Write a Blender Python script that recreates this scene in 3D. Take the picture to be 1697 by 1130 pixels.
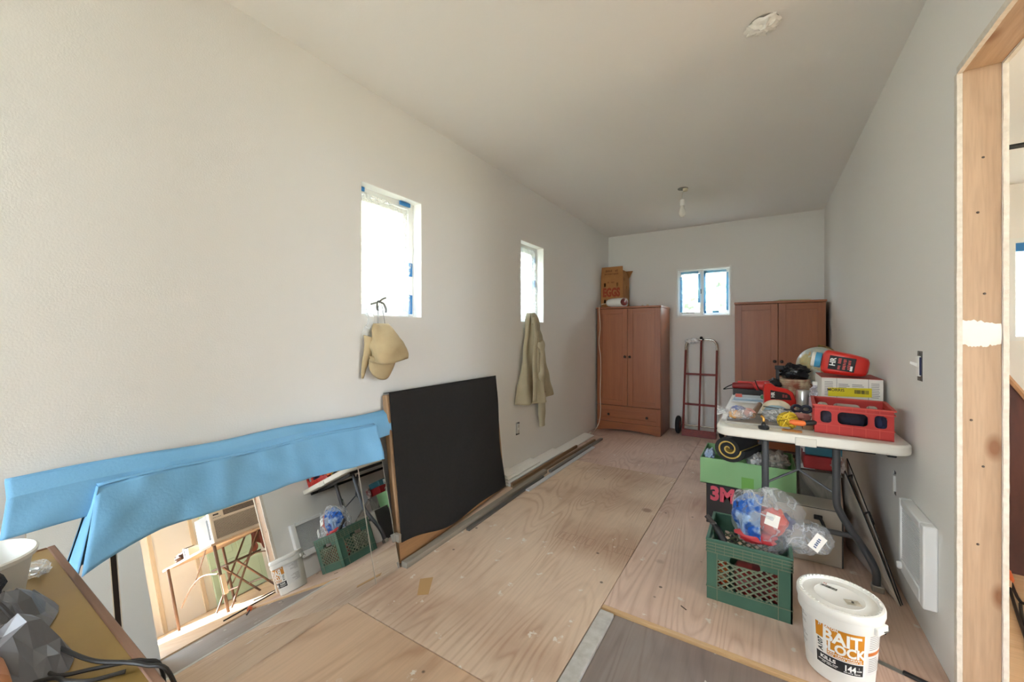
import bpy, bmesh, math, random
from mathutils import Vector, Matrix, noise
random.seed(7)
PI = math.pi
SC = bpy.context.scene
COL = SC.collection
for o in list(bpy.data.objects):
    bpy.data.objects.remove(o)

# ---------------------------------------------------------------- camera, sky, exposure
cam_d = bpy.data.cameras.new('camera')
cam = bpy.data.objects.new('camera', cam_d)
COL.objects.link(cam)
cam_d.sensor_fit = 'HORIZONTAL'
cam_d.sensor_width = 36.0
cam_d.lens = 659.664 / 1697 * 36.0
cam_d.shift_x = 0.00035
cam_d.shift_y = -0.0077
cam_d.clip_start = 0.02
cam.location = (0, 0, 1.22)
cam.rotation_euler = (PI / 2, 0, 0.5644)
SC.camera = cam

def lin(c):
    return tuple(((v / 255) / 12.92 if v / 255 <= .04045 else ((v / 255 + .055) / 1.055) ** 2.4) for v in c[:3]) + (1.0,)

world = bpy.data.worlds.new('overcast_sky')
SC.world = world
world.use_nodes = True
wbg = world.node_tree.nodes['Background']
wbg.inputs['Color'].default_value = (0.78, 0.89, 1.0, 1)
wbg.inputs['Strength'].default_value = 9.0
SC.view_settings.view_transform = 'Standard'
SC.view_settings.look = 'None'
SC.view_settings.exposure = 1.28
SC.view_settings.gamma = 1.0
SC.view_settings.use_curve_mapping = False
SC.cycles.max_bounces = 14
SC.cycles.diffuse_bounces = 7
SC.cycles.glossy_bounces = 5
SC.cycles.transparent_max_bounces = 24
SC.cycles.transmission_bounces = 8
SC.cycles.caustics_reflective = False
SC.cycles.caustics_refractive = False

def portal(name, loc, rot, sx, sy):
    d = bpy.data.lights.new(name, 'AREA')
    d.shape = 'RECTANGLE'; d.size = sx; d.size_y = sy
    d.cycles.is_portal = True
    o = bpy.data.objects.new(name, d); COL.objects.link(o)
    o.location = loc; o.rotation_euler = rot
    return o

# room numbers, metres; the camera stands over the origin
XL, XR, YB, ZC = -1.829, 0.552, 5.416, 2.554
YR = -1.75                     # rear wall behind the camera
XR2 = 0.666                    # far face of the partition with the doorway
X2 = 3.20                      # far wall of the neighbouring room
portal('window_rear_offscreen', (-1.32, YR - .12, 1.25), (PI / 2, 0, 0), .84, 2.3)
portal('window_above_cap_sky', (XL - .16, 1.6, 1.68), (0, -PI / 2, 0), .72, .44)
portal('window_above_shirt_sky', (XL - .16, 3.26, 1.68), (0, -PI / 2, 0), .72, .43)
portal('window_end_wall_sky', (-0.633, YB + .16, 1.72), (-PI / 2, 0, 0), .6, .58)
portal('window_rear_next_room_offscreen', (2.7, YR - .12, 1.25), (PI / 2, 0, 0), .8, 2.3)
sun_d = bpy.data.lights.new('sun_offscreen', 'SUN')
sun_d.energy = 30.0; sun_d.angle = math.radians(2); sun_d.color = (1.0, 1.0, 1.0)
sun = bpy.data.objects.new('sun_offscreen', sun_d); COL.objects.link(sun)
sun.rotation_euler = Vector((-.80, .30, -.70)).to_track_quat('-Z', 'Y').to_euler()

# ---------------------------------------------------------------- materials
def nodes_of(m):
    return m.node_tree.nodes, m.node_tree.links

def mat(name, col, rough=.55, metal=0.0, var=None, bump=None, spec=None, alpha=None, trans=None, coat=None, sheen=None, stretch=(1, 1, 1)):
    """var=(scale, amount, second colour), bump=(scale, strength, distance)"""
    m = bpy.data.materials.new(name)
    m.use_nodes = True
    N, L = nodes_of(m)
    b = N['Principled BSDF']
    b.inputs['Base Color'].default_value = lin(col)
    b.inputs['Roughness'].default_value = rough
    b.inputs['Metallic'].default_value = metal
    if spec is not None: b.inputs['Specular IOR Level'].default_value = spec
    if alpha is not None: b.inputs['Alpha'].default_value = alpha
    if trans is not None: b.inputs['Transmission Weight'].default_value = trans
    if coat is not None: b.inputs['Coat Weight'].default_value = coat
    if sheen is not None: b.inputs['Sheen Weight'].default_value = sheen
    if var or bump:
        tc = N.new('ShaderNodeTexCoord'); mp = N.new('ShaderNodeMapping')
        mp.inputs['Scale'].default_value = stretch
        L.new(tc.outputs['Object'], mp.inputs['Vector'])
    if var:
        n = N.new('ShaderNodeTexNoise'); n.inputs['Scale'].default_value = var[0]; n.inputs['Detail'].default_value = 5
        r = N.new('ShaderNodeValToRGB')
        r.color_ramp.elements[0].position = .5 - var[1] * .5; r.color_ramp.elements[1].position = .5 + var[1] * .5
        r.color_ramp.elements[0].color = lin(col); r.color_ramp.elements[1].color = lin(var[2])
        L.new(mp.outputs[0], n.inputs['Vector']); L.new(n.outputs['Fac'], r.inputs['Fac']); L.new(r.outputs[0], b.inputs['Base Color'])
    if bump:
        n2 = N.new('ShaderNodeTexNoise'); n2.inputs['Scale'].default_value = bump[0]; n2.inputs['Detail'].default_value = 3
        bp = N.new('ShaderNodeBump'); bp.inputs['Strength'].default_value = bump[1]; bp.inputs['Distance'].default_value = bump[2]
        L.new(mp.outputs[0], n2.inputs['Vector']); L.new(n2.outputs['Fac'], bp.inputs['Height']); L.new(bp.outputs[0], b.inputs['Normal'])
    return m

def mix_rgb(N, L, fac, a, b, mode='MIX'):
    x = N.new('ShaderNodeMix'); x.data_type = 'RGBA'; x.blend_type = mode
    for s, v in ((0, fac), (6, a), (7, b)):
        if hasattr(v, 'is_output'): L.new(v, x.inputs[s])
        elif s == 0: x.inputs[0].default_value = v
        else: x.inputs[s].default_value = v
    return x.outputs[2]

def ramp(N, L, src, stops):
    r = N.new('ShaderNodeValToRGB')
    e = r.color_ramp.elements
    while len(e) < len(stops): e.new(.5)
    for k, (p, c) in enumerate(stops):
        e[k].position = p; e[k].color = c if len(c) == 4 else tuple(c) + (1,)
    L.new(src, r.inputs['Fac'])
    return r.outputs[0]

G = lambda v: (v, v, v, 1)

def wood(name, c1, c2, axis='Y', scale=1.0, rough=.5, knots=0.0, coat=None, knot_col=(96, 60, 40), contrast=1.0):
    """streaky timber; grain runs along axis"""
    m = bpy.data.materials.new(name); m.use_nodes = True
    N, L = nodes_of(m); b = N['Principled BSDF']
    tc = N.new('ShaderNodeTexCoord'); mp = N.new('ShaderNodeMapping')
    st = {'X': (.06, 1, 1), 'Y': (1, .06, 1), 'Z': (1, 1, .06)}[axis]
    mp.inputs['Scale'].default_value = tuple(s * scale for s in st)
    L.new(tc.outputs['Object'], mp.inputs['Vector'])
    n1 = N.new('ShaderNodeTexNoise'); n1.inputs['Scale'].default_value = 22; n1.inputs['Detail'].default_value = 6; n1.inputs['Distortion'].default_value = .6
    n2 = N.new('ShaderNodeTexNoise'); n2.inputs['Scale'].default_value = 140; n2.inputs['Detail'].default_value = 3
    L.new(mp.outputs[0], n1.inputs['Vector']); L.new(mp.outputs[0], n2.inputs['Vector'])
    w = .22 / contrast
    c = ramp(N, L, n1.outputs['Fac'], [(.5 - w, lin(c1)), (.5 + w, lin(c2))])
    c = mix_rgb(N, L, .22, c, ramp(N, L, n2.outputs['Fac'], [(.35, lin(c1)), (.65, lin(c2))]), 'MULTIPLY') if False else c
    fine = ramp(N, L, n2.outputs['Fac'], [(.3, G(.82)), (.6, G(1))])
    c = mix_rgb(N, L, .6, c, fine, 'MULTIPLY')
    if knots:
        v = N.new('ShaderNodeTexVoronoi'); v.inputs['Scale'].default_value = knots
        mp2 = N.new('ShaderNodeMapping'); mp2.inputs['Scale'].default_value = {'X': (.5, 1, 1), 'Y': (1, .5, 1), 'Z': (1, 1, .5)}[axis]
        L.new(tc.outputs['Object'], mp2.inputs['Vector']); L.new(mp2.outputs[0], v.inputs['Vector'])
        k = ramp(N, L, v.outputs['Distance'], [(.05, G(1)), (.13, G(0))])
        c = mix_rgb(N, L, k, c, lin(knot_col))
    L.new(c, b.inputs['Base Color'])
    b.inputs['Roughness'].default_value = rough
    if coat: b.inputs['Coat Weight'].default_value = coat
    bp = N.new('ShaderNodeBump'); bp.inputs['Strength'].default_value = .15; bp.inputs['Distance'].default_value = .002
    L.new(n2.outputs['Fac'], bp.inputs['Height']); L.new(bp.outputs[0], b.inputs['Normal'])
    return m

def plywood(name, base, dark, seed, grain=1.0, white=.60, stain=None):
    """rotary-cut plywood: contour-like figure, knots, dirt, dried plaster spots"""
    m = bpy.data.materials.new(name); m.use_nodes = True
    N, L = nodes_of(m); b = N['Principled BSDF']
    tc = N.new('ShaderNodeTexCoord'); mp = N.new('ShaderNodeMapping')
    mp.inputs['Location'].default_value = (seed * 3.1, seed * 1.7, seed)
    L.new(tc.outputs['Object'], mp.inputs['Vector'])
    mp2 = N.new('ShaderNodeMapping'); mp2.inputs['Scale'].default_value = (1, .16, 1)
    L.new(mp.outputs[0], mp2.inputs['Vector'])
    big = N.new('ShaderNodeTexNoise'); big.inputs['Scale'].default_value = 2.6; big.inputs['Detail'].default_value = 2; big.inputs['Distortion'].default_value = .5
    L.new(mp2.outputs[0], big.inputs['Vector'])
    mul = N.new('ShaderNodeMath'); mul.operation = 'MULTIPLY'; mul.inputs[1].default_value = 26 * grain
    L.new(big.outputs['Fac'], mul.inputs[0])
    sn = N.new('ShaderNodeMath'); sn.operation = 'PINGPONG'; sn.inputs[1].default_value = .5
    L.new(mul.outputs[0], sn.inputs[0])
    rings = ramp(N, L, sn.outputs[0], [(0, G(.0)), (.28, G(1))])
    mask = N.new('ShaderNodeTexNoise'); mask.inputs['Scale'].default_value = 3.2; mask.inputs['Detail'].default_value = 4
    L.new(mp.outputs[0], mask.inputs['Vector'])
    mk = ramp(N, L, mask.outputs['Fac'], [(.34, G(.08)), (.62, G(.50))])
    c = mix_rgb(N, L, mk, lin(base), mix_rgb(N, L, rings, lin(dark), lin(base)))
    # fine streaks
    fs = N.new('ShaderNodeTexNoise'); fs.inputs['Scale'].default_value = 90; fs.inputs['Detail'].default_value = 4
    mp3 = N.new('ShaderNodeMapping'); mp3.inputs['Scale'].default_value = (1, .04, 1)
    L.new(mp.outputs[0], mp3.inputs['Vector']); L.new(mp3.outputs[0], fs.inputs['Vector'])
    c = mix_rgb(N, L, .7, c, ramp(N, L, fs.outputs['Fac'], [(.3, G(.90)), (.62, G(1.03))]), 'MULTIPLY')
    # broad traffic dirt
    dn = N.new('ShaderNodeTexNoise'); dn.inputs['Scale'].default_value = 1.7; dn.inputs['Detail'].default_value = 6
    L.new(mp.outputs[0], dn.inputs['Vector'])
    c = mix_rgb(N, L, .55, c, ramp(N, L, dn.outputs['Fac'], [(.3, lin((196, 172, 160))), (.5, G(1)), (.72, G(1.12))]), 'MULTIPLY')
    # knots and small dark nail heads
    for sc, rad, col, amt in ((2.3, .055, (122, 84, 64), .62), (6.0, .035, (70, 56, 48), .8)):
        v = N.new('ShaderNodeTexVoronoi'); v.inputs['Scale'].default_value = sc
        L.new(mp.outputs[0], v.inputs['Vector'])
        k = ramp(N, L, v.outputs['Distance'], [(rad, G(amt)), (rad * 1.7, G(0))])
        gate = N.new('ShaderNodeMath'); gate.operation = 'GREATER_THAN'; gate.inputs[1].default_value = .45
        sp = N.new('ShaderNodeSeparateColor'); L.new(v.outputs['Color'], sp.inputs[0]); L.new(sp.outputs[0], gate.inputs[0])
        kk = mix_rgb(N, L, gate.outputs[0], G(0), k)
        c = mix_rgb(N, L, kk, c, lin(col))
    # dried white plaster splashes
    pv = N.new('ShaderNodeTexVoronoi'); pv.inputs['Scale'].default_value = 9.0
    pn = N.new('ShaderNodeTexNoise'); pn.inputs['Scale'].default_value = 26; pn.inputs['Detail'].default_value = 3
    L.new(mp.outputs[0], pn.inputs['Vector'])
    wm = mix_rgb(N, L, .12, mp.outputs[0], pn.outputs['Color'], 'ADD')
    L.new(wm, pv.inputs['Vector'])
    k = ramp(N, L, pv.outputs['Distance'], [(.10, G(.9)), (.16, G(0))])
    sp = N.new('ShaderNodeSeparateColor'); L.new(pv.outputs['Color'], sp.inputs[0])
    gate = N.new('ShaderNodeMath'); gate.operation = 'GREATER_THAN'; gate.inputs[1].default_value = white
    L.new(sp.outputs[1], gate.inputs[0])
    pn2 = ramp(N, L, pn.outputs['Fac'], [(.40, G(.15)), (.52, G(1))])
    k = mix_rgb(N, L, gate.outputs[0], G(0), mix_rgb(N, L, 1.0, k, pn2, 'MULTIPLY'))
    c = mix_rgb(N, L, k, c, lin((226, 220, 210)))
    L.new(c, b.inputs['Base Color'])
    b.inputs['Roughness'].default_value = .62
    bp = N.new('ShaderNodeBump'); bp.inputs['Strength'].default_value = .12; bp.inputs['Distance'].default_value = .002
    L.new(fs.outputs['Fac'], bp.inputs['Height']); L.new(bp.outputs[0], b.inputs['Normal'])
    return m

def film(name, col, opacity=.25, rough=.12, wr=(9, .6, .012), var=None):
    """thin crinkled plastic film: mostly see-through with shiny folds"""
    m = bpy.data.materials.new(name); m.use_nodes = True
    N, L = nodes_of(m); b = N['Principled BSDF']; out = N['Material Output']
    b.inputs['Base Color'].default_value = lin(col); b.inputs['Roughness'].default_value = rough
    tc = N.new('ShaderNodeTexCoord')
    n = N.new('ShaderNodeTexNoise'); n.inputs['Scale'].default_value = wr[0]; n.inputs['Detail'].default_value = 4; n.inputs['Distortion'].default_value = 1.5
    L.new(tc.outputs['Object'], n.inputs['Vector'])
    bp = N.new('ShaderNodeBump'); bp.inputs['Strength'].default_value = wr[1]; bp.inputs['Distance'].default_value = wr[2]
    L.new(n.outputs['Fac'], bp.inputs['Height']); L.new(bp.outputs[0], b.inputs['Normal'])
    t = N.new('ShaderNodeBsdfTransparent'); mx = N.new('ShaderNodeMixShader')
    tl = N.new('ShaderNodeBsdfTranslucent'); tl.inputs['Color'].default_value = lin(col); m2 = N.new('ShaderNodeMixShader'); m2.inputs[0].default_value = .16
    L.new(b.outputs[0], m2.inputs[1]); L.new(tl.outputs[0], m2.inputs[2])
    f = ramp(N, L, n.outputs['Fac'], [(.38, G(opacity * .6)), (.50, G(opacity)), (.53, G(min(1, opacity * 2.4))), (.57, G(opacity))])
    L.new(f, mx.inputs[0]); L.new(t.outputs[0], mx.inputs[1]); L.new(m2.outputs[0], mx.inputs[2]); L.new(mx.outputs[0], out.inputs['Surface'])
    if var:
        n3 = N.new('ShaderNodeTexNoise'); n3.inputs['Scale'].default_value = var[0]
        L.new(tc.outputs['Object'], n3.inputs['Vector'])
        L.new(ramp(N, L, n3.outputs['Fac'], [(.5 - var[1], lin(col)), (.5 + var[1], lin(var[2]))]), b.inputs['Base Color'])
    return m

# ---------------------------------------------------------------- geometry helpers
WL = {}

def props(o, label=None, cat=None, group=None, kind=None):
    if label: o['label'] = label
    if cat: o['category'] = cat
    if group: o['group'] = group
    if kind: o['kind'] = kind
    return o

def thing(name, label, cat, loc=(0, 0, 0), group=None, kind=None):
    o = bpy.data.objects.new(name, None); COL.objects.link(o)
    o.empty_display_size = .05
    o.location = loc; WL[o.name] = Vector(loc)
    return props(o, label, cat, group, kind)

class B:
    def __init__(self, xf=None):
        self.bm = bmesh.new(); self.xf = xf or Matrix.Identity(4)
    def v(self, p): return self.bm.verts.new(self.xf @ Vector(p))
    def face(self, vs, mi=0):
        try:
            f = self.bm.faces.new(vs); f.material_index = mi; return f
        except ValueError: return None
    def box(self, x0, x1, y0, y1, z0, z1, mi=0):
        c = [self.v(p) for p in ((x0, y0, z0), (x1, y0, z0), (x1, y1, z0), (x0, y1, z0), (x0, y0, z1), (x1, y0, z1), (x1, y1, z1), (x0, y1, z1))]
        for f in ((0, 3, 2, 1), (4, 5, 6, 7), (0, 1, 5, 4), (1, 2, 6, 5), (2, 3, 7, 6), (3, 0, 4, 7)): self.face([c[i] for i in f], mi)
        return self
    def quadbox(self, bot, top):
        n = len(bot); a = [self.v(p) for p in bot]; c = [self.v(p) for p in top]
        self.face(a[::-1]); self.face(c)
        for i in range(n): self.face([a[i], a[(i + 1) % n], c[(i + 1) % n], c[i]])
        return self
    def prism(self, poly, d0, d1, plane='XY'):
        """poly in 2D; plane XY extrudes z, XZ extrudes y, YZ extrudes x"""
        f = {'XY': lambda a, b, d: (a, b, d), 'XZ': lambda a, b, d: (a, d, b), 'YZ': lambda a, b, d: (d, a, b)}[plane]
        return self.quadbox([f(a, b, d0) for a, b in poly], [f(a, b, d1) for a, b in poly])
    def tube(self, pts, r, n=8, closed=False):
        pts = [Vector(p) for p in pts]; k = len(pts)
        rs = r if isinstance(r, (list, tuple)) else [r] * k
        rings = []; up = None
        for i, p in enumerate(pts):
            a = pts[(i - 1) % k] if (closed or i) else p; c = pts[(i + 1) % k] if (closed or i < k - 1) else p
            t = (c - a).normalized()
            if up is None:
                up = Vector((0, 0, 1)) if abs(t.z) < .9 else Vector((1, 0, 0))
            x = t.cross(up)
            if x.length < 1e-5: x = t.cross(Vector((0, 1, 0)))
            x.normalize(); y = x.cross(t).normalized(); up = y
            rings.append([self.v(p + (x * math.cos(2 * PI * j / n) + y * math.sin(2 * PI * j / n)) * rs[i]) for j in range(n)])
        m = k if closed else k - 1
        for i in range(m):
            A, C = rings[i], rings[(i + 1) % k]
            for j in range(n): self.face([A[j], A[(j + 1) % n], C[(j + 1) % n], C[j]])
        if not closed:
            self.face(rings[0][::-1]); self.face(rings[-1])
        return self
    def lathe(self, prof, n=24, c=(0, 0, 0), cap=True, sx=1.0, sy=1.0, mi=0):
        rings = []
        for r, z in prof:
            rings.append([self.v((c[0] + r * sx * math.cos(2 * PI * j / n), c[1] + r * sy * math.sin(2 * PI * j / n), c[2] + z)) for j in range(n)])
        for A, C in zip(rings, rings[1:]):
            for j in range(n): self.face([A[j], A[(j + 1) % n], C[(j + 1) % n], C[j]], mi)
        if cap:
            self.face(rings[0][::-1], mi); self.face(rings[-1], mi)
        return self
    def grid(self, nu, nv, fn, closed=False):
        g = [[self.v(fn(i / nu, j / nv)) for j in range(nv + 1)] for i in range(nu + (0 if closed else 1))]
        for i in range(nu):
            for j in range(nv):
                a, c = g[i], g[(i + 1) % len(g)]
                self.face([a[j], c[j], c[j + 1], a[j + 1]])
        return self
    def out(self, name, m, parent=None, loc=None, smooth=True, bevel=0, seg=2, solid=0, sub=0, angle=40, label=None, cat=None, group=None, kind=None, recalc=True):
        bm = self.bm
        if recalc: bmesh.ops.recalc_face_normals(bm, faces=bm.faces)
        off = WL[parent.name] if parent is not None else Vector(loc if loc is not None else (0, 0, 0))
        bmesh.ops.translate(bm, verts=bm.verts, vec=-off)
        me = bpy.data.meshes.new(name); bm.to_mesh(me); bm.free()
        for x in (m if isinstance(m, (list, tuple)) else [m]): me.materials.append(x)
        if smooth:
            me.polygons.foreach_set('use_smooth', [True] * len(me.polygons)); me.set_sharp_from_angle(angle=math.radians(angle))
        o = bpy.data.objects.new(name, me); COL.objects.link(o)
        if parent is not None: o.parent = parent
        else: o.location = off
        WL[o.name] = off
        if solid:
            s = o.modifiers.new('solid', 'SOLIDIFY'); s.thickness = solid; s.offset = 0
        if bevel:
            s = o.modifiers.new('bevel', 'BEVEL'); s.width = bevel; s.segments = seg; s.limit_method = 'ANGLE'; s.angle_limit = math.radians(35)
        if sub:
            s = o.modifiers.new('sub', 'SUBSURF'); s.levels = sub; s.render_levels = sub
        return props(o, label, cat, group, kind)

def noisy(p, s, a, seed=0.0):
    q = Vector(p) * s + Vector((seed, seed * 1.3, -seed))
    return noise.noise(q) * a

def blob(center, radii, seed=0, amp=.15, freq=3.0, nu=20, nv=12, power=1.0, rot=0, b=None):
    """closed lumpy body resting around center"""
    b = b or B()
    c = Vector(center)
    R = Matrix.Rotation(rot, 3, 'Z')
    def fn(u, w):
        th = 2 * PI * u; ph = PI * (w - .5)
        d = Vector((math.cos(ph) * math.cos(th), math.cos(ph) * math.sin(th), math.sin(ph)))
        d2 = Vector([math.copysign(abs(x) ** power, x) for x in d])
        k = 1 + amp * noise.noise(d * freq + Vector((seed, seed * 2.1, seed * .7))) + amp * .5 * noise.noise(d * freq * 2.3 + Vector((seed, 0, seed)))
        return c + R @ Vector((d2.x * radii[0] * k, d2.y * radii[1] * k, d2.z * radii[2] * k))
    b.grid(nu, nv, fn, closed=True)
    bmesh.ops.remove_doubles(b.bm, verts=b.bm.verts, dist=1e-5)
    return b

def text(s, size, m, parent, xf, name='lettering', bold=0.0, depth=.0004, align='CENTER', sx=1.0, warp=None, label=None):
    cu = bpy.data.curves.new('t', 'FONT'); cu.body = s; cu.size = size; cu.align_x = align; cu.align_y = 'CENTER'
    cu.offset = bold; cu.extrude = depth; cu.resolution_u = 3
    to = bpy.data.objects.new('t', cu); COL.objects.link(to)
    bpy.context.view_layer.update()
    me = bpy.data.meshes.new_from_object(to.evaluated_get(bpy.context.evaluated_depsgraph_get()))
    bpy.data.objects.remove(to); bpy.data.curves.remove(cu)
    bm = bmesh.new(); bm.from_mesh(me); bpy.data.meshes.remove(me)
    if warp:
        bmesh.ops.subdivide_edges(bm, edges=[e for e in bm.edges if e.calc_length() > size * .18], cuts=2)
    off = WL[parent.name]
    for v in bm.verts:
        p = Vector((v.co.x * sx, v.co.y, v.co.z))
        v.co = ((warp(p) if warp else xf @ p)) - off
    me = bpy.data.meshes.new(name); bm.to_mesh(me); bm.free(); me.materials.append(m)
    o = bpy.data.objects.new(name, me); COL.objects.link(o); o.parent = parent; WL[o.name] = off
    if label: o['label'] = label
    return o

def marks(n, w, h, m, parent, xf, seed=0, name='print_mark', warp=None):
    """row of small unreadable printed marks, w wide and h high, centred on xf"""
    r = random.Random(seed); b = B(xf if warp is None else None); st = w / n
    for k in range(n):
        if r.random() < .12: continue
        x0 = -w / 2 + k * st; x1 = x0 + st * r.uniform(.55, .85); y0 = -h / 2 + h * r.uniform(0, .15); y1 = h / 2 - h * r.uniform(0, .2)
        pts = [(x0, y0), (x1, y0), (x1, y1), (x0, y1)]
        if warp: b.quadbox([warp(Vector((x, y, -.0003))) for x, y in pts], [warp(Vector((x, y, .0003))) for x, y in pts])
        else: b.box(x0, x1, y0, y1, -.0003, .0004)
    return b.out(name, m, parent, smooth=False, kind='stuff')

def frame_at(o, xdir, ydir):
    """matrix whose local x,y run along xdir,ydir from point o"""
    x = Vector(xdir).normalized(); y = Vector(ydir).normalized(); z = x.cross(y).normalized(); y = z.cross(x)
    return Matrix(((x.x, y.x, z.x, o[0]), (x.y, y.y, z.y, o[1]), (x.z, y.z, z.z, o[2]), (0, 0, 0, 1)))

def smooth_path(pts, k=6):
    pts = [Vector(p) for p in pts]; out = []
    for i in range(len(pts) - 1):
        p0 = pts[max(i - 1, 0)]; p1 = pts[i]; p2 = pts[i + 1]; p3 = pts[min(i + 2, len(pts) - 1)]
        for j in range(k):
            t = j / k
            out.append(.5 * ((2 * p1) + (p2 - p0) * t + (2 * p0 - 5 * p1 + 4 * p2 - p3) * t * t + (3 * p1 - p0 - 3 * p2 + p3) * t ** 3))
    out.append(pts[-1])
    return out

def plate(outer, holes, xf, th, name, m, parent, **k):
    """flat sheet with cut-outs, outline in the local xy plane of xf"""
    bm = bmesh.new(); es = []
    for loop in [outer] + holes:
        vs = [bm.verts.new((x, y, 0)) for x, y in loop]
        for i in range(len(vs)): es.append(bm.edges.new((vs[i], vs[(i + 1) % len(vs)])))
    bmesh.ops.triangle_fill(bm, edges=es, use_beauty=True, use_dissolve=False)
    g = bmesh.ops.extrude_face_region(bm, geom=list(bm.faces))
    bmesh.ops.translate(bm, verts=[e for e in g['geom'] if isinstance(e, bmesh.types.BMVert)], vec=(0, 0, -th))
    for v in bm.verts: v.co = xf @ v.co
    b = B(); b.bm.free(); b.bm = bm
    return b.out(name, m, parent, **k)

def rrect(cx_, cy_, w, h, r, n=5):
    r = min(r, w / 2 - 1e-4, h / 2 - 1e-4); o = []
    for sx, sy, a0 in ((1, 1, 0), (-1, 1, PI / 2), (-1, -1, PI), (1, -1, 1.5 * PI)):
        for k in range(n + 1):
            a = a0 + k / n * PI / 2
            o.append((cx_ + sx * (w / 2 - r) + r * math.cos(a), cy_ + sy * (h / 2 - r) + r * math.sin(a)))
    return o

def cyl(a, b_, r, n=12, bb=None):
    bb = bb or B(); return bb.tube([a, b_], r, n)
# ---------------------------------------------------------------- shared materials
WALL = mat('painted_drywall', (229, 227, 223), .75, bump=(170, .16, .004))
CEIL = mat('painted_ceiling', (232, 230, 227), .8, bump=(140, .12, .004))
WHITE_TRIM = mat('white_vinyl', (232, 232, 228), .4)
REVEAL = mat('white_reveal', (236, 235, 231), .6)
GYP = mat('cut_gypsum_edge', (226, 219, 208), .9, var=(60, .5, (206, 197, 184)), bump=(300, .5, .002))
FIR = wood('fir_stud', (172, 142, 114), (190, 162, 134), 'Z', 1.2, .6, knots=5.0, knot_col=(134, 92, 62))
HEADER = wood('header_fir', (172, 142, 114), (190, 162, 134), 'Y', 1.2, .6, knots=5.0, knot_col=(134, 92, 62))
GLASS = film('window_glass', (225, 235, 240), .06, .03, (1, .0, .001))
TAPE = mat('blue_painter_tape', (42, 118, 178), .6)
TAPE_L = film('pale_blue_tape', (112, 178, 214), .80, .6, (2, .1, .002))
SHEET = film('plastic_sheeting', (244, 246, 246), .26, .18, (5, .7, .02))
SHEET_MILK = film('milky_plastic_sheeting', (236, 244, 250), .50, .3, (6, .5, .02))
WARMWALL = mat('cream_drywall', (235, 231, 225), .8, bump=(150, .1, .003))

# ---------------------------------------------------------------- floor
floor = thing('floor', 'plywood subfloor of the unfinished room', None, (0, 0, 0), kind='structure')
PLY = [plywood('plywood_tan', (216, 191, 167), (176, 138, 110), 1.0, 1.25, .42),
       plywood('plywood_orange', (212, 180, 150), (172, 132, 100), 4.4, .6, .5),
       plywood('plywood_pale', (212, 186, 172), (176, 140, 124), 7.7, 1.1, .5),
       plywood('plywood_pinkish', (215, 188, 170), (178, 142, 122), 11.2, 1.5, .45),
       plywood('plywood_grey', (142, 130, 124), (116, 102, 96), 15.0, .8, .30)]
T = .018
for x0, x1, y0, y1, k in ((XL, -.6135, 1.1275, 3.5645, 0), (XL, -.6135, YR, 1.1245, 1), (XL, -.6135, 3.5675, YB, 2),
                          (-.6105, XR, 1.735, 4.17, 3), (-.6105, XR, 4.173, YB, 2)):
    B().box(x0, x1, y0, y1, -T, 0).out('plywood_sheet', PLY[k], floor, bevel=.0015, seg=1)
B().box(-.548, XR, YR, 1.712, -T - .012, -.012).out('plywood_sheet', PLY[4], floor)['label'] = 'grey weathered plywood sheet set slightly lower'
B().box(-.6105, -.549, YR, 1.70, -T, .0015).out('threshold_strip', mat('dusty_white_metal', (206, 204, 200), .5, var=(30, .6, (172, 168, 160)), bump=(60, .3, .002)), floor, bevel=.004)['label'] = 'dusty white metal threshold strip'
B().box(-.6105, XR, 1.713, 1.7345, -T, .001).out('edge_strip', wood('pale_edge_strip', (216, 182, 138), (200, 160, 114), 'X', 1), floor, bevel=.002)
B().box(XL - .3, X2 + .2, YR - .2, YB + .2, -.12, -T - .013).out('subfloor', PLY[4], floor)
B().box(XR, X2, YR, YB, -T, -.001).out('plywood_sheet', wood('warm_plank_floor', (214, 184, 150), (196, 162, 126), 'X', .6, .6), floor)['label'] = 'warm wood floor of the neighbouring room'
# faded factory stencil pressed into the sheet
STEN = mat('faded_stencil', (160, 134, 114), .7)
b = B()
for k in range(9):
    x = -1.10 + k * .056; y = 2.150 + .004 * k; w_, h_, q = .044, .082, .0028
    for r_ in ((x, x + w_, y, y + q), (x, x + w_, y + h_ - q, y + h_), (x, x + q, y + q, y + h_ - q), (x + w_ - q, x + w_, y + q, y + h_ - q)):
        if (k * 7 + int(r_[0] * 1000)) % 5: b.box(r_[0], r_[1], r_[2], r_[3], .0001, .0005)
b.out('faded_stencil', STEN, floor, smooth=False, kind='stuff')

# ---------------------------------------------------------------- ceiling
B().box(XL - .2, X2 + .2, YR - .2, YB + .2, ZC, ZC + .12).out('ceiling', CEIL, loc=(0, 0, ZC), kind='structure', label='smooth grey-white drywall ceiling')

# ---------------------------------------------------------------- walls with openings
def wall_x(b, xa, xb, y0, y1, holes):
    ys = sorted({y0, y1, *[h[0] for h in holes], *[h[1] for h in holes]})
    for ya, yb in zip(ys, ys[1:]):
        zs = [(0 - .03, ZC + .01)]
        for h in holes:
            if h[0] <= ya and h[1] >= yb:
                zs = [s for z in zs for s in ((z[0], min(z[1], h[2])), (max(z[0], h[3]), z[1])) if s[1] - s[0] > 1e-4]
        for za, zb in zs: b.box(xa, xb, ya, yb, za, zb)
    return b

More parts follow.
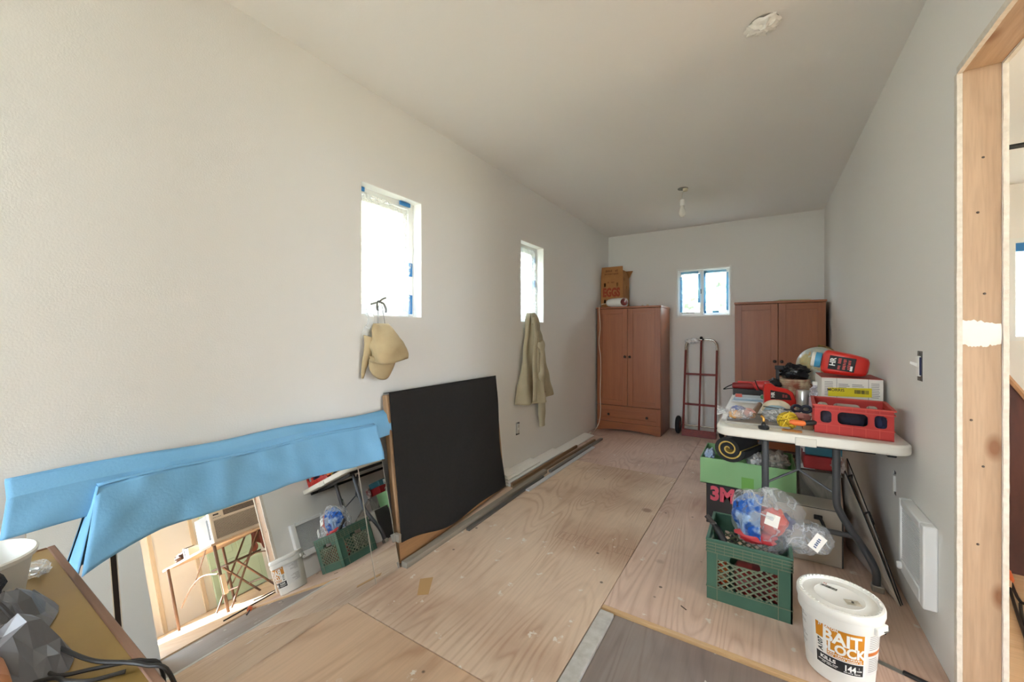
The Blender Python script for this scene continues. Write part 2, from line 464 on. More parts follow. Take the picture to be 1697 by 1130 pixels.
def wall_y(b, ya, yb, x0, x1, holes):
    xs = sorted({x0, x1, *[h[0] for h in holes], *[h[1] for h in holes]})
    for xa, xb in zip(xs, xs[1:]):
        zs = [(0 - .03, ZC + .01)]
        for h in holes:
            if h[0] <= xa and h[1] >= xb:
                zs = [s for z in zs for s in ((z[0], min(z[1], h[2])), (max(z[0], h[3]), z[1])) if s[1] - s[0] > 1e-4]
        for za, zb in zs: b.box(xa, xb, ya, yb, za, zb)
    return b

W1 = (1.374, 1.825, 1.315, 2.042); W2 = (3.041, 3.478, 1.320, 2.055); W3 = (-.940, -.326, 1.424, 2.027)
WT = .15
OUT_L = (2.958, 3.020, .325, .435); OUT_R = (2.672, 2.716, .415, .535)   # cut-outs for the two outlets
wl = wall_x(B(), XL - WT, XL, YR, YB, [W1, W2, OUT_L]).out('wall_left', WALL, loc=(XL, 0, 0), kind='structure', smooth=False)
wl['label'] = 'long greige drywall wall with two small windows'
wb = wall_y(B(), YB, YB + WT, XL - WT, XR2, [W3]).out('wall_back', WALL, loc=(0, YB, 0), kind='structure', smooth=False)
wb['label'] = 'end wall with a small sliding window'
wr_ = thing('wall_rear', 'rear wall with broad glazed opening', None, (0, YR, 0), kind='structure')
wall_y(B(), YR - WT, YR, XL - WT, X2 + WT, [(-1.74, -.90, .05, 2.40), (2.30, 3.10, .05, 2.40)]).out('drywall', WALL, wr_, smooth=False)
for xa, xb in ((-1.74, -.90), (2.30, 3.10)):
    b = B(); xm = (xa + xb) / 2
    for x in (xa, xm - .03, xb - .06): b.box(x, x + .06, YR - .1, YR - .04, .05, 2.40)
    b.box(xa, xb, YR - .1, YR - .04, .05, .11); b.box(xa, xb, YR - .1, YR - .04, 2.34, 2.40)
    b.out('door_frame', WHITE_TRIM, wr_, smooth=False)

YJ0, YJ1, ZH = 1.10, 1.940, 2.096
GY = .0127
wr = thing('wall_right', 'partition wall with a rough framed doorway', None, (XR, 0, 0), kind='structure')
wall_x(B(), XR, XR + GY, YR, YB, [(YJ0, YJ1, -.1, ZH), OUT_R]).out('drywall', WALL, wr, smooth=False)
wall_x(B(), XR2 - GY, XR2, YR, YB, [(YJ0, YJ1, -.1, ZH)]).out('far_drywall', WARMWALL, wr, smooth=False)
wall_x(B(), XR + GY, XR2 - GY, YR, YB, [(YJ0 - .04, YJ1 + .04, -.1, ZH + .04), OUT_R]).out('core', GYP, wr, smooth=False)
# framing seen in the opening
st = B().box(XR + GY, XR2 - GY, YJ1 + .002, YJ1 + .038, -.01, ZH + .035).out('stud', FIR, wr, bevel=.002)
st['label'] = 'bare fir stud lining the doorway'
B().box(XR + GY, XR2 - GY, YJ0 - .038, YJ0 - .002, -.01, ZH + .035).out('stud', FIR, wr, bevel=.002)
B().box(XR + GY, XR2 - GY, YJ0 - .002, YJ1 + .002, ZH + .002, ZH + .038).out('header', HEADER, wr, bevel=.002)['label'] = 'bare header board over the doorway'
# ragged drywall edges beside the stud
for x0, x1 in ((XR - .0015, XR + GY - .001), (XR2 - GY + .001, XR2 + .0015)):
    def edge(u, w, x0=x0, x1=x1):
        z = u * ZH
        k = noisy((x0, 0, z), 9, .004, 3) + noisy((x1, 0, z), 40, .0022, 5)
        p = [(x0, YJ1 + .02), (x0, YJ1 - .003 + k), (x1, YJ1 - .003 + k * .7), (x1, YJ1 + .02)][round(w * 3)]
        return (p[0], p[1], z)
    B().grid(160, 3, edge).out('gypsum_edge', GYP, wr, angle=60)
    def edge2(u, w, x0=x0, x1=x1):
        y = YJ0 + u * (YJ1 - YJ0)
        k = noisy((x0, y, 0), 9, .004, 8) + noisy((x1, y, 0), 50, .002, 1)
        p = [(x0, ZH + .02), (x0, ZH - .003 + k), (x1, ZH - .003 + k * .7), (x1, ZH + .02)][round(w * 3)]
        return (p[0], y, p[1])
    B().grid(60, 3, edge2).out('gypsum_edge', GYP, wr, angle=60)
# plaster smear across the stud
def smear(u, w):
    x = XR + .002 + u * (XR2 - XR - GY - .004)
    zt = 1.257 + .006 * math.sin(u * 5) + noisy((u * 6, 0, 2), 2, .006); zb = 1.185 + .01 * (1 - u) * 0 + noisy((u * 7, 3, 2), 2, .010) - .010 * math.sin(u * PI)
    return (x, YJ1 - .0035 + .004 * abs(2 * w - 1) ** 3, zb + w * (zt - zb))
B().grid(24, 8, smear).out('plaster_smear', mat('white_plaster', (232, 228, 220), .8, bump=(120, .3, .002)), wr)
# screw heads and nail holes
NAIL = mat('nail_head', (96, 84, 76), .5, .6)
b = B()
for z, x in ((.52, .60), (.93, .585), (1.35, .615), (1.62, .60), (1.80, .612), (.78, .612)):
    b.xf = frame_at((x, YJ1 + .0015, z), (1, 0, 0), (0, 0, 1)); b.lathe([(.004, 0), (.003, .0015), (.001, .002)], 8)
b.out('nail_head', NAIL, wr)

# ---------------------------------------------------------------- windows
def side_window(name, w, xin, label):
    y0, y1, z0, z1 = w
    t = thing(name, label, None, (XL, (y0 + y1) / 2, z0), kind='structure')
    X0, X1 = XL - WT + .01, xin
    # reveal lining
    b = B(); q = .004
    b.box(X0, XL - .001, y1 - q, y1 + .001, z0, z1); b.box(X0, XL - .001, y0 - .001, y0 + q, z0, z1)
    b.box(X0, XL - .001, y0, y1, z1 - q, z1 + .001); b.box(X0, XL - .001, y0, y1, z0 - .001, z0 + q)
    b.out('reveal', REVEAL, t, smooth=False)
    b = B(); fw = .042
    for a in ((y0, y0 + fw, z0, z1), (y1 - fw, y1, z0, z1), (y0 + fw, y1 - fw, z0, z0 + fw), (y0 + fw, y1 - fw, z1 - fw, z1)):
        b.box(X0 + .01, X1, *a)
    b.out('frame', WHITE_TRIM, t, bevel=.003)
    b = B(); s = .028
    for a in ((y0 + fw, y0 + fw + s, z0 + fw, z1 - fw), (y1 - fw - s, y1 - fw, z0 + fw, z1 - fw), (y0 + fw + s, y1 - fw - s, z0 + fw, z0 + fw + s), (y0 + fw + s, y1 - fw - s, z1 - fw - s, z1 - fw)):
        b.box(X0 + .02, X1 - .02, *a)
    b.out('sash', WHITE_TRIM, t, bevel=.003)
    B().box(X0 + .03, X0 + .036, y0 + fw + s, y1 - fw - s, z0 + fw + s, z1 - fw - s).out('pane', GLASS, t, smooth=False)
    return t
side_window('window_1', W1, XL - .075, 'small window with white reveal above the hanging cap')
side_window('window_2', W2, XL - .075, 'small window with white reveal above the hanging shirt')
t = thing('window_3', 'small white sliding window between the two wardrobes', None, ((W3[0] + W3[1]) / 2, YB, W3[2]), kind='structure')
x0, x1, z0, z1 = W3; q = .018
b = B()
for a in ((x0 - .004, x0 + q), (x1 - q, x1 + .004)): b.box(a[0], a[1], YB - .006, YB + .12, z0 - .004, z1 + .004)
for a in ((z0 - .004, z0 + q), (z1 - q, z1 + .004)): b.box(x0 + q, x1 - q, YB - .006, YB + .12, a[0], a[1])
b.out('frame', WHITE_TRIM, t, bevel=.003)
xm = -.655
for xa, xb, yo in ((x0 + q, xm + .025, .030), (xm - .025, x1 - q, .062)):
    b = B(); s = .040
    for a in ((xa, xa + s, z0 + q, z1 - q), (xb - s, xb, z0 + q, z1 - q), (xa + s, xb - s, z0 + q, z0 + q + s), (xa + s, xb - s, z1 - q - s, z1 - q)):
        b.box(a[0], a[1], YB + yo, YB + yo + .028, a[2], a[3])
    sh = b.out('sash', WHITE_TRIM, t, bevel=.003)
    B().box(xa + s, xb - s, YB + yo + .012, YB + yo + .017, z0 + q + s, z1 - q - s).out('pane', GLASS, sh, smooth=False)
B().box(xm - .012, xm + .004, YB + .018, YB + .032, 1.71, 1.77).out('latch', mat('grey_latch', (150, 150, 148), .4), t, bevel=.003)

# plastic sheeting taped over the windows
def sheet_side(w, x, label, m, seed, amp, gather, drop):
    y0, y1, z0, z1 = w
    t = thing('plastic_sheet', label, 'plastic sheet', (XL, (y0 + y1) / 2, z0), 'plastic sheets over the side windows')
    def fn(u, v):
        y = y0 + .006 + u * (y1 - y0 - .05); z = z0 + .012 + v * (z1 - z0 - .05)
        if v > .55: y -= (v - .55) * .07 * u
        d = amp * (noise.noise(Vector((y * 7 + z * 4, z * 3, seed))) + .5 * noise.noise(Vector((y * 16 + z * 9, z * 5, seed + 4))))
        crease = gather * (abs(math.sin((u * 1.0 - (1 - v) * .9 + .35) * 9)) ** 8)
        return (x + .012 + d + crease, y, z)
    p = B().grid(46, 60, fn).out('film', m, t)
    return t
sh1 = sheet_side(W1, XL - .070, 'clear plastic sheet taped over the window above the cap', SHEET, 2.0, .012, .010, .1)
for yy, zz, a, bq in ((1.378, 2.012, .065, .024), (1.700, 2.012, .085, .024), (1.775, 1.62, .026, .085), (1.775, 1.40, .026, .12)):
    B().box(XL - .066, XL - .058, yy, yy + a, zz - (0 if bq < .05 else bq / 2) , zz + (bq if bq < .05 else bq / 2)).out('painter_tape', TAPE, sh1, bevel=.002)
def tail(u, v):
    y = 1.385 + .055 * u + .015 * math.sin(v * 7); z = 1.33 - .16 * v - .05 * v * (u - .3) ** 2
    return (XL + .012 + .012 * math.sin(u * 9 + v * 4), y, z)
B().grid(10, 14, tail).out('film_tail', SHEET, sh1)
sh2 = sheet_side(W2, XL - .070, 'milky plastic sheet taped over the window above the shirt', SHEET_MILK, 9.0, .012, .003, 0)
for zz, bq in ((1.93, .05), (1.70, .07), (1.37, .04)):
    B().box(XL - .066, XL - .056, 3.395, 3.42, zz - bq / 2, zz + bq / 2).out('painter_tape', TAPE, sh2, bevel=.002)
sh3 = thing('plastic_sheet', 'plastic sheet edged in pale blue tape over the sliding window', 'plastic sheet', (-.633, YB, W3[2]))
for xa, xb, k in ((-.892, -.678, 0), (-.628, -.372, 1)):
    yy = YB + (.022 if k == 0 else .050)
    def fn(u, v, xa=xa, xb=xb, yy=yy, k=k):
        return (xa + u * (xb - xa), yy + .004 * noise.noise(Vector((u * 6 + v * 5, v * 6, k * 5))) + .003 * abs(math.sin((u + v) * 8)) ** 6, W3[2] + .05 + v * .515)
    B().grid(24, 30, fn).out('film', SHEET, sh3)
    for a in ((xa - .008, xa + .022, W3[2] + .06, 1.93 if k == 0 else 1.99), (xa, xb - .01, 1.962, 1.992), (xb - .012, xb + .012, 1.50 if k else 1.6, 1.96)):
        B().box(a[0], a[1], yy - .010, yy - .006, a[2], a[3]).out('painter_tape', TAPE_L, sh3, smooth=False)
B().box(-.53, -.46, YB + .036, YB + .040, 1.472, 1.494).out('painter_tape', TAPE, sh3, smooth=False)
B().box(-.625, -.60, YB + .034, YB + .038, 1.465, 1.495).out('painter_tape', TAPE, sh3, smooth=False)
B().box(-.885, -.73, YB + .012, YB + .018, 1.468, 1.480).out('painter_tape', mat('grey_tape', (130, 128, 124), .6), sh3, smooth=False)

# ---------------------------------------------------------------- outdoors
B().box(XL - WT, X2 + WT, YR - WT, YB + WT, ZC + .121, 5.6).out('added_sun_block', mat('pale_sun_block', (206, 202, 194), .8), loc=(.7, 1.8, ZC + .121), kind='structure', smooth=False, label='unseen block added above the room to shade the wall next door')  # unseen mass added overhead, keeps direct sun off the wall next door
B().box(-30, 30, -30, 30, -.6, -.5).out('ground', mat('outdoor_ground', (150, 146, 132), .9, var=(2, .5, (120, 124, 100))), loc=(0, 0, -.5), kind='structure', label='ground outside the house')
B().box(-4.4, -4.2, -1.0, 5.2, -.5, 3.3).out('wall_exterior', mat('cream_siding', (214, 209, 178), .8, var=(1.5, .5, (200, 197, 166))), loc=(-4.3, 2, -.5), kind='structure', label='cream wall of the house next door')
B().box(-6, 6, 9.6, 9.7, -.5, 2.7).out('wall_fence', mat('grey_fence', (150, 156, 158), .8, var=(3, .5, (136, 144, 142))), loc=(0, 9.65, -.5), kind='structure', label='grey garden fence outside the end window')
b = B(); rnd = random.Random(3)
for k in range(900):
    a = rnd.random() * 2 * PI; h = rnd.random(); r = (.5 + .5 * rnd.random()) * 1.1 * math.sin(PI * (.15 + .8 * h))
    p = Vector((-.75 + r * math.cos(a), 8.3 + r * math.sin(a), -.4 + 2.6 * h)); s = .11
    d = Vector((rnd.uniform(-1, 1), rnd.uniform(-1, 1), rnd.uniform(-1, 1))).normalized(); e = d.orthogonal().normalized()
    b.face([b.v(p), b.v(p + (d + e) * s * .5), b.v(p + d * s * 1.3), b.v(p + (d - e) * s * .5)])
sb = thing('garden_shrub', 'green garden shrub outside the sliding window', 'shrub', (-.75, 8.3, -.5))
b.out('foliage', mat('shrub_leaf', (96, 118, 70), .7), sb, kind='stuff', recalc=False)
B().tube([(-.75, 8.3, -.5), (-.73, 8.3, .4), (-.8, 8.32, 1.2)], [.06, .05, .02], 8).out('stem', mat('shrub_stem', (90, 72, 56), .8), sb)

# ---------------------------------------------------------------- neighbouring room shell
w = wall_x(B(), X2, X2 + WT, YR, YB, [(1.0, 1.7, .5, 2.1)]).out('wall_far', WARMWALL, loc=(X2, 0, 0), kind='structure', smooth=False)
w['label'] = 'cream wall of the room beyond the doorway'
wall_y(B(), YB, YB + WT, XR2, X2 + WT, [(1.86, 2.7, 1.15, 2.066)]).out('wall_end', WARMWALL, loc=(2, YB, 0), kind='structure', smooth=False)['label'] = 'end wall of the room beyond the doorway'
# ---------------------------------------------------------------- wardrobes
def wardrobe(name, label, x0, x1, c1, c2):
    y0, y1, H = 4.885, 5.41, 1.548
    t = thing(name, label, 'wardrobe', ((x0 + x1) / 2, (y0 + y1) / 2, 0))
    WV = wood(name + '_veneer_upright', c1, c2, 'Z', .8, .38, contrast=.8); WH = wood(name + '_veneer_level', c1, c2, 'X', .8, .38, contrast=.8)
    KN = mat(name + '_knob_bronze', (52, 40, 34), .3, .7)
    b = B(); b.box(x0, x0 + .018, y0 + .02, y1, 0, H - .02); b.box(x1 - .018, x1, y0 + .02, y1, 0, H - .02)
    b.box(x0 + .018, x1 - .018, y1 - .01, y1, .05, H - .02); b.box(x0 + .018, x1 - .018, y0 + .03, y1 - .01, .10, .12)
    b.box(x0 + .018, x1 - .018, y0 + .03, y1 - .01, .318, .334)
    b.out('body', WV, t, smooth=False)
    B().box(x0 - .006, x1 + .006, y0 - .006, y1, H - .022, H).out('top', WH, t, bevel=.004)
    # arched plinth
    n = 16; poly = [(x0, .115), (x0, 0), (x0 + .05, 0)]
    for k in range(n + 1):
        a = k / n; poly.append((x0 + .05 + a * (x1 - x0 - .10), .030 * math.sin(a * PI) ** .7))
    poly += [(x1 - .05, 0), (x1, 0), (x1, .115)]
    b = B(); 
    for (ax, az), (cx_, cz) in zip(poly[1:-1], poly[2:-1]):
        if cx_ - ax > 1e-5: b.quadbox([(ax, y0, az), (cx_, y0, cz), (cx_, y0, .115), (ax, y0, .115)], [(ax, y0 + .02, az), (cx_, y0 + .02, cz), (cx_, y0 + .02, .115), (ax, y0 + .02, .115)])
    bmesh.ops.remove_doubles(b.bm, verts=b.bm.verts, dist=1e-5)
    b.out('plinth', WH, t, smooth=False)
    def panel(nm, xa, xb, za, zb, fw, m_st, m_ra, m_in):
        d = B().box(xa + fw - .001, xb - fw + .001, y0 + .008, y0 + .018, za + fw - .001, zb - fw + .001).out(nm, m_in, t, smooth=False)
        for q0, q1 in ((xa, xa + fw), (xb - fw, xb)): B().box(q0, q1, y0, y0 + .02, za, zb).out('stile', m_st, d, bevel=.0015, seg=1)
        for q0, q1 in ((za, za + fw), (zb - fw, zb)): B().box(xa + fw, xb - fw, y0, y0 + .02, q0, q1).out('rail', m_ra, d, bevel=.0015, seg=1)
        b = B(); g = .007
        for a in ((xa + fw, xa + fw + g, za + fw, zb - fw), (xb - fw - g, xb - fw, za + fw, zb - fw), (xa + fw, xb - fw, za + fw, za + fw + g), (xa + fw, xb - fw, zb - fw - g, zb - fw)):
            b.box(a[0], a[1], y0 + .0045, y0 + .010, a[2], a[3])
        b.out('groove', m_st, d, smooth=False)
        return d
    xm = (x0 + x1) / 2
    def knob(p, x, z):
        b = B(); b.xf = frame_at((x, y0, z), (1, 0, 0), (0, 0, 1))
        b.lathe([(.007, -.002), (.006, .010), (.013, .014), (.016, .020), (.012, .027), (.004, .029)], 16); b.out('knob', KN, p)
    for xa, xb, kx in ((x0 + .002, xm - .002, xm - .030), (xm + .002, x1 - .002, xm + .030)):
        d = panel('door', xa, xb, .325, H - .026, .062, WV, WH, WV); knob(d, kx, .93)
    d = panel('drawer', x0 + .002, x1 - .002, .118, .318, .050, WV, WH, WH)
    for kx in (x0 + .155, x1 - .155): knob(d, kx, .205)
    return t
wardrobe('wardrobe', 'brown wooden wardrobe with drawer, egg box on top, beside hand truck', -1.800, -1.022, (140, 78, 42), (160, 95, 55))
wardrobe('wardrobe', 'brown wooden wardrobe with papers on top behind the cluttered folding table', -.262, .512, (140, 78, 42), (160, 95, 55))

# ---------------------------------------------------------------- egg carton and heater on the wardrobe
CARD = mat('brown_corrugated_card', (170, 118, 66), .8, var=(12, .5, (158, 106, 58)))
INK = mat('orange_print', (150, 58, 20), .7); INK2 = mat('brown_print', (126, 78, 40), .8)
TOPZ = 1.548
t = thing('egg_carton_box', 'tall brown cardboard egg box standing on the wardrobe beside the hand truck', 'box', (-1.66, 5.2, TOPZ))
ex0, ex1, ey0, ey1, eh = -1.81, -1.52, 5.06, 5.34, .40
b = B(); b.box(ex0, ex1, ey1 - .006, ey1, TOPZ, TOPZ + eh); b.box(ex0, ex0 + .006, ey0 + .006, ey1 - .006, TOPZ, TOPZ + eh); b.box(ex0 + .006, ex1 - .006, ey0 + .006, ey1 - .006, TOPZ, TOPZ + .006)
bmesh.ops.remove_doubles(b.bm, verts=b.bm.verts, dist=1e-6); b.out('body', CARD, t, smooth=False)
plate([(0, 0), (ex1 - ex0, 0), (ex1 - ex0, eh), (0, eh)], [rrect(hx - ex0, hz, .026, .048, .010) for hx, hz in ((-1.757, .300), (-1.590, .300), (-1.757, .085))], frame_at((ex0, ey0, TOPZ), (1, 0, 0), (0, 0, 1)), .006, 'front_panel', CARD, t, smooth=False)
plate([(0, 0), (ey1 - ey0 - .012, 0), (ey1 - ey0 - .012, eh), (0, eh)], [rrect(hy - ey0 - .006, hz, .028, .04, .006) for hy, hz in ((5.22, .27), (5.12, .365))], frame_at((ex1, ey0 + .006, TOPZ), (0, 1, 0), (0, 0, 1)), .006, 'side_panel', CARD, t, smooth=False)
B().quadbox([(ex0, ey0, TOPZ + eh), (ex1, ey0, TOPZ + eh), (ex1, ey0 + .006, TOPZ + eh), (ex0, ey0 + .006, TOPZ + eh)], [(ex0 + .003, ey0 + .02, TOPZ + .535), (ex1 - .01, ey0 + .02, TOPZ + .535), (ex1 - .01, ey0 + .026, TOPZ + .535), (ex0 + .003, ey0 + .026, TOPZ + .535)]).out('front_flap', CARD, t, smooth=False)
B().quadbox([(ex0, ey1 - .006, TOPZ + eh), (ex1, ey1 - .006, TOPZ + eh), (ex1, ey1, TOPZ + eh), (ex0, ey1, TOPZ + eh)], [(ex0, ey1, TOPZ + .50), (ex1 + .05, ey1, TOPZ + .50), (ex1 + .05, ey1 + .006, TOPZ + .50), (ex0, ey1 + .006, TOPZ + .50)]).out('rear_flap', CARD, t, smooth=False)
B().quadbox([(ex1 - .006, ey0 + .01, TOPZ + eh), (ex1, ey0 + .01, TOPZ + eh), (ex1, ey1 - .01, TOPZ + eh), (ex1 - .006, ey1 - .01, TOPZ + eh)], [(ex1 - .046, ey0 + .05, TOPZ + .50), (ex1 - .04, ey0 + .05, TOPZ + .50), (ex1 - .04, ey1 - .02, TOPZ + .50), (ex1 - .046, ey1 - .02, TOPZ + .50)]).out('side_flap', CARD, t, smooth=False)
F = lambda x, z: frame_at((x, ey0 - .0008, TOPZ + z), (1, 0, 0), (0, 0, 1))
text('EGGS', .150, INK, t, F(-1.672, .195), bold=.008, sx=.62)
marks(9, .10, .022, INK2, t, F(-1.67, .330), 1)
b_ = frame_at((-1.67, ey0 + .0115, TOPZ + .475), (1, 0, 0), (0, .02, .135))
marks(9, .165, .032, INK2, t, frame_at((-1.67, ey0 + .0118, TOPZ + .480), (1, 0, 0), (0, .02, .135)), 2)
marks(11, .185, .024, INK2, t, frame_at((-1.67, ey0 + .0060, TOPZ + .440), (1, 0, 0), (0, .02, .135)), 3)

t = thing('space_heater', 'white bullet-shaped appliance with dark red round end on the wardrobe', 'appliance', (-1.56, 4.96, TOPZ))
xf = frame_at((-1.70, 4.955, TOPZ + .057), (0, 1, 0), (0, 0, 1))
b = B(xf @ Matrix.Identity(4)); b.lathe([(.012, 0), (.030, .006), (.045, .03), (.054, .08), (.057, .15), (.056, .22), (.052, .255), (.047, .262)], 28); b.out('shell', mat('white_enamel', (226, 224, 216), .25), t)
xf2 = frame_at((-1.462, 4.908, TOPZ + .057), (.88, .47, 0), (0, 0, 1))
B(xf2).lathe([(.043, -.004), (.044, .018), (.040, .022), (.02, .019), (.002, .017)], 24).out('red_lens', mat('dark_red_lens', (112, 34, 30), .2, coat=.6), t)
B().box(-1.62, -1.50, 4.93, 4.98, TOPZ, TOPZ + .012).out('foot', mat('appliance_foot', (190, 186, 176), .5), t, bevel=.004)
pts = smooth_path([(-1.70, 4.955, TOPZ + .05), (-1.755, 4.91, TOPZ + .035), (-1.765, 4.868, TOPZ - .01), (-1.752, 4.868, 1.30), (-1.768, 4.868, 1.10), (-1.748, 4.868, .92), (-1.745, 4.868, .70), (-1.752, 4.866, .45), (-1.745, 4.864, .25), (-1.752, 4.83, .10), (-1.77, 4.72, .012), (-1.772, 4.60, .010)], 5)
c = B().tube(pts, .0045, 6).out('power_cord', mat('ivory_cord', (222, 208, 186), .5), t)
B().box(-1.785, -1.759, 4.555, 4.60, .002, .024).out('plug', mat('ivory_plug', (226, 216, 200), .5), c, bevel=.004)
for x, y, h in ((-1.27, 5.05, .022), (-1.21, 5.05, .026)):
    B().box(x - .012, x + .012, y - .012, y + .012, TOPZ, TOPZ + h).out('small_bracket', mat('cream_bracket', (196, 176, 144), .6), loc=(x, y, TOPZ), bevel=.003, label='%s cream bracket lying on the wardrobe top near the egg box' % ('shorter' if h < .024 else 'taller'), cat='bracket', group='brackets on the wardrobe')
t = thing('paper_stack', 'thin pile of papers lying on the wardrobe behind the table', 'papers', (.22, 5.1, TOPZ))
for k in range(5):
    a = .12 * k - .2
    B(Matrix.Translation((.20 + .012 * k, 5.12, TOPZ + .004 * k)) @ Matrix.Rotation(a, 4, 'Z')).box(-.14, .14, -.10, .10, 0, .0035).out('sheet', mat('paper_%d' % k, (206 - 12 * (k % 3), 200 - 12 * (k % 3), 186 - 10 * k), .8), t, smooth=False)

# ---------------------------------------------------------------- hand truck
RED = mat('red_truck_paint', (130, 36, 29), .5, var=(40, .4, (112, 30, 25)))
CHR = mat('worn_chrome', (206, 202, 196), .25, .9); RUB = mat('black_rubber', (30, 30, 31), .8)
t = thing('hand_truck', 'red two-wheeled hand truck with chrome handle leaning on the end wall', 'hand truck', (-.645, 5.2, 0))
def hp(x, s): return (x, 5.14 + .225 * s, .03 + 1.115 * s)     # s along the leaning frame
xa, xb = -.818, -.472
for x in (xa, xb):
    b = B(); b.tube([hp(x, 0), hp(x, .88)], .0125, 10); b.out('side_rail', RED, t)
hb = [hp(xa, .86)] + [hp(xa + .075 * (1 - math.cos(a)), .91 + .085 * math.sin(a)) for a in [k * PI / 12 for k in range(7)]]
hb += [hp(xb - .075 * (1 - math.cos(a)), .91 + .085 * math.sin(a)) for a in [k * PI / 12 for k in range(6, -1, -1)]] + [hp(xb, .86)]
B().tube(hb, .0125, 10).out('handle', CHR, t)
B().tube([hp(-.645, .02), hp(-.645, 1.0)], .011, 10).out('centre_post', RED, t)
for s in (.62, .30, .03): 
    b = B(); p = hp(0, s); b.box(xa, xb, p[1] - .006, p[1] + .006, p[2] - .012, p[2] + .012); b.out('crossbar', RED, t, bevel=.002)
B().quadbox([(xa - .01, 5.10, 0), (xb + .01, 5.10, 0), (xb + .01, 5.16, 0), (xa - .01, 5.16, 0)], [(xa - .01, 5.125, .075), (xb + .01, 5.125, .075), (xb + .01, 5.15, .075), (xa - .01, 5.15, .075)]).out('toe_plate', RED, t, bevel=.002)
B().tube([(xa - .09, 5.20, .11), (xb + .09, 5.20, .11)], .008, 8).out('axle', CHR, t)
for x, sg in ((xa - .062, -1), (xb + .062, 1)):
    xf = frame_at((x - .024, 5.19, .108), (0, 1, 0), (0, 0, 1))
    b = B(xf); b.lathe([(.052, .002), (.088, .0), (.104, .010), (.108, .024), (.104, .038), (.088, .048), (.052, .046)], 28, cap=False)
    w_ = b.out('wheel', RUB, t)
    B(xf).lathe([(.014, -.004), (.05, .004), (.053, .024), (.05, .044), (.014, .052)], 20).out('hub', RED, w_)
B().lathe([(.006, 0), (.016, .006), (.018, .018), (.014, .030), (.005, .034)], 12, c=(-.645, 5.355, 1.145)).out('knob', RUB, t)
B().lathe([(.004, 0), (.011, .004), (.012, .014), (.005, .02)], 10, c=(-.625, 5.345, 1.132)).out('knob', RUB, t)
blob((-.735, 5.352, 1.122), (.085, .022, .030), 3, .6, 2.5, 26, 12).out('plastic_bag', film('white_bag_film', (240, 242, 244), .8, .2), loc=(-.735, 5.35, 1.09), label='crumpled white plastic bag draped on the hand truck handle', cat='bag')

# ---------------------------------------------------------------- ceiling fittings
t = thing('ceiling_bulb', 'bare white bulb hanging from a socket on the ceiling', 'light bulb', (-.63, 3.92, ZC))
B().lathe([(.045, ZC - .004), (.045, ZC + .002)], 20, c=(-.63, 3.95, 0)).out('ceiling_box', mat('galvanised_box', (120, 116, 108), .5, .4), t)
B().lathe([(.020, ZC - .028), (.022, ZC - .004)], 14, c=(-.61, 3.95, 0)).out('bracket', mat('cream_bakelite', (214, 204, 178), .5), t)
B().tube(smooth_path([(-.62, 3.945, ZC - .005), (-.633, 3.93, ZC - .06), (-.63, 3.92, ZC - .115)], 4), .003, 6).out('wire', mat('white_wire', (226, 222, 212), .5), t)
B().lathe([(.010, ZC - .108), (.019, ZC - .114), (.020, ZC - .158), (.017, ZC - .166)], 18, c=(-.63, 3.92, 0)).out('socket', mat('white_porcelain', (232, 230, 224), .3), t)
B().lathe([(.001, ZC - .272), (.014, ZC - .269), (.026, ZC - .256), (.030, ZC - .238), (.027, ZC - .215), (.018, ZC - .188), (.014, ZC - .160)], 22, c=(-.63, 3.92, 0)).out('bulb', mat('frosted_glass', (232, 228, 218), .25), t)
t = thing('ceiling_box_cover', 'crumpled white plastic bag stuffed in a round ceiling opening', 'bag', (0, 2.03, ZC))
B().lathe([(.058, ZC - .003), (.058, ZC + .002)], 26, c=(0, 2.03, 0)).out('box_rim', mat('galvanised_rim', (150, 148, 142), .5, .4), t)
blob((0, 2.03, ZC - .008), (.060, .050, .022), 5, .5, 3.2, 28, 14).out('crumpled_film', mat('white_poly', (238, 236, 230), .3, bump=(40, .6, .01)), t)

# ---------------------------------------------------------------- boxes in the walls
DKM = mat('raw_metal', (120, 118, 114), .45, .7); OUTW = mat('device_white', (234, 233, 228), .4); BLUEP = mat('navy_plastic', (38, 42, 84), .5)
def elec_box(xa, xb, w, back):
    y0, y1, z0, z1 = w; q = .002; b = B()
    b.box(xa, xb, y0, y0 + q, z0, z1); b.box(xa, xb, y1 - q, y1, z0, z1); b.box(xa, xb, y0 + q, y1 - q, z0, z0 + q); b.box(xa, xb, y0 + q, y1 - q, z1 - q, z1)
    xq = (xa, xa + q) if back < 0 else (xb - q, xb)
    b.box(xq[0], xq[1], y0 + q, y1 - q, z0 + q, z1 - q)
    bmesh.ops.remove_doubles(b.bm, verts=b.bm.verts, dist=1e-6)
    return b
t = thing('outlet', 'bare white duplex outlet in the wall below the hanging shirt', 'outlet', (XL, 2.989, .335))
elec_box(XL - .06, XL - .001, OUT_L, -1).out('electrical_box', DKM, t, smooth=False)
B().box(XL - .057, XL + .008, 2.972, 3.006, .338, .422).out('device', OUTW, t, bevel=.004)
for z in (.355, .400):
    B().box(XL + .006, XL + .0095, 2.978, 3.000, z - .012, z + .014).out('socket_face', mat('socket_grey', (206, 202, 194), .4), t, bevel=.004)
t = thing('switch_box', 'uncovered light switch with exposed metal box on the partition wall', 'switch', (XR, 2.315, 1.02))
B().box(XR - .002, XR + .002, 2.285, 2.345, 1.020, 1.145).out('metal_box', DKM, t, bevel=.004)
B().box(XR - .010, XR - .001, 2.298, 2.332, 1.040, 1.125).out('switch_body', OUTW, t, bevel=.003)
B().box(XR - .007, XR - .0005, 2.290, 2.304, 1.045, 1.12).out('terminal', BLUEP, t, bevel=.002)
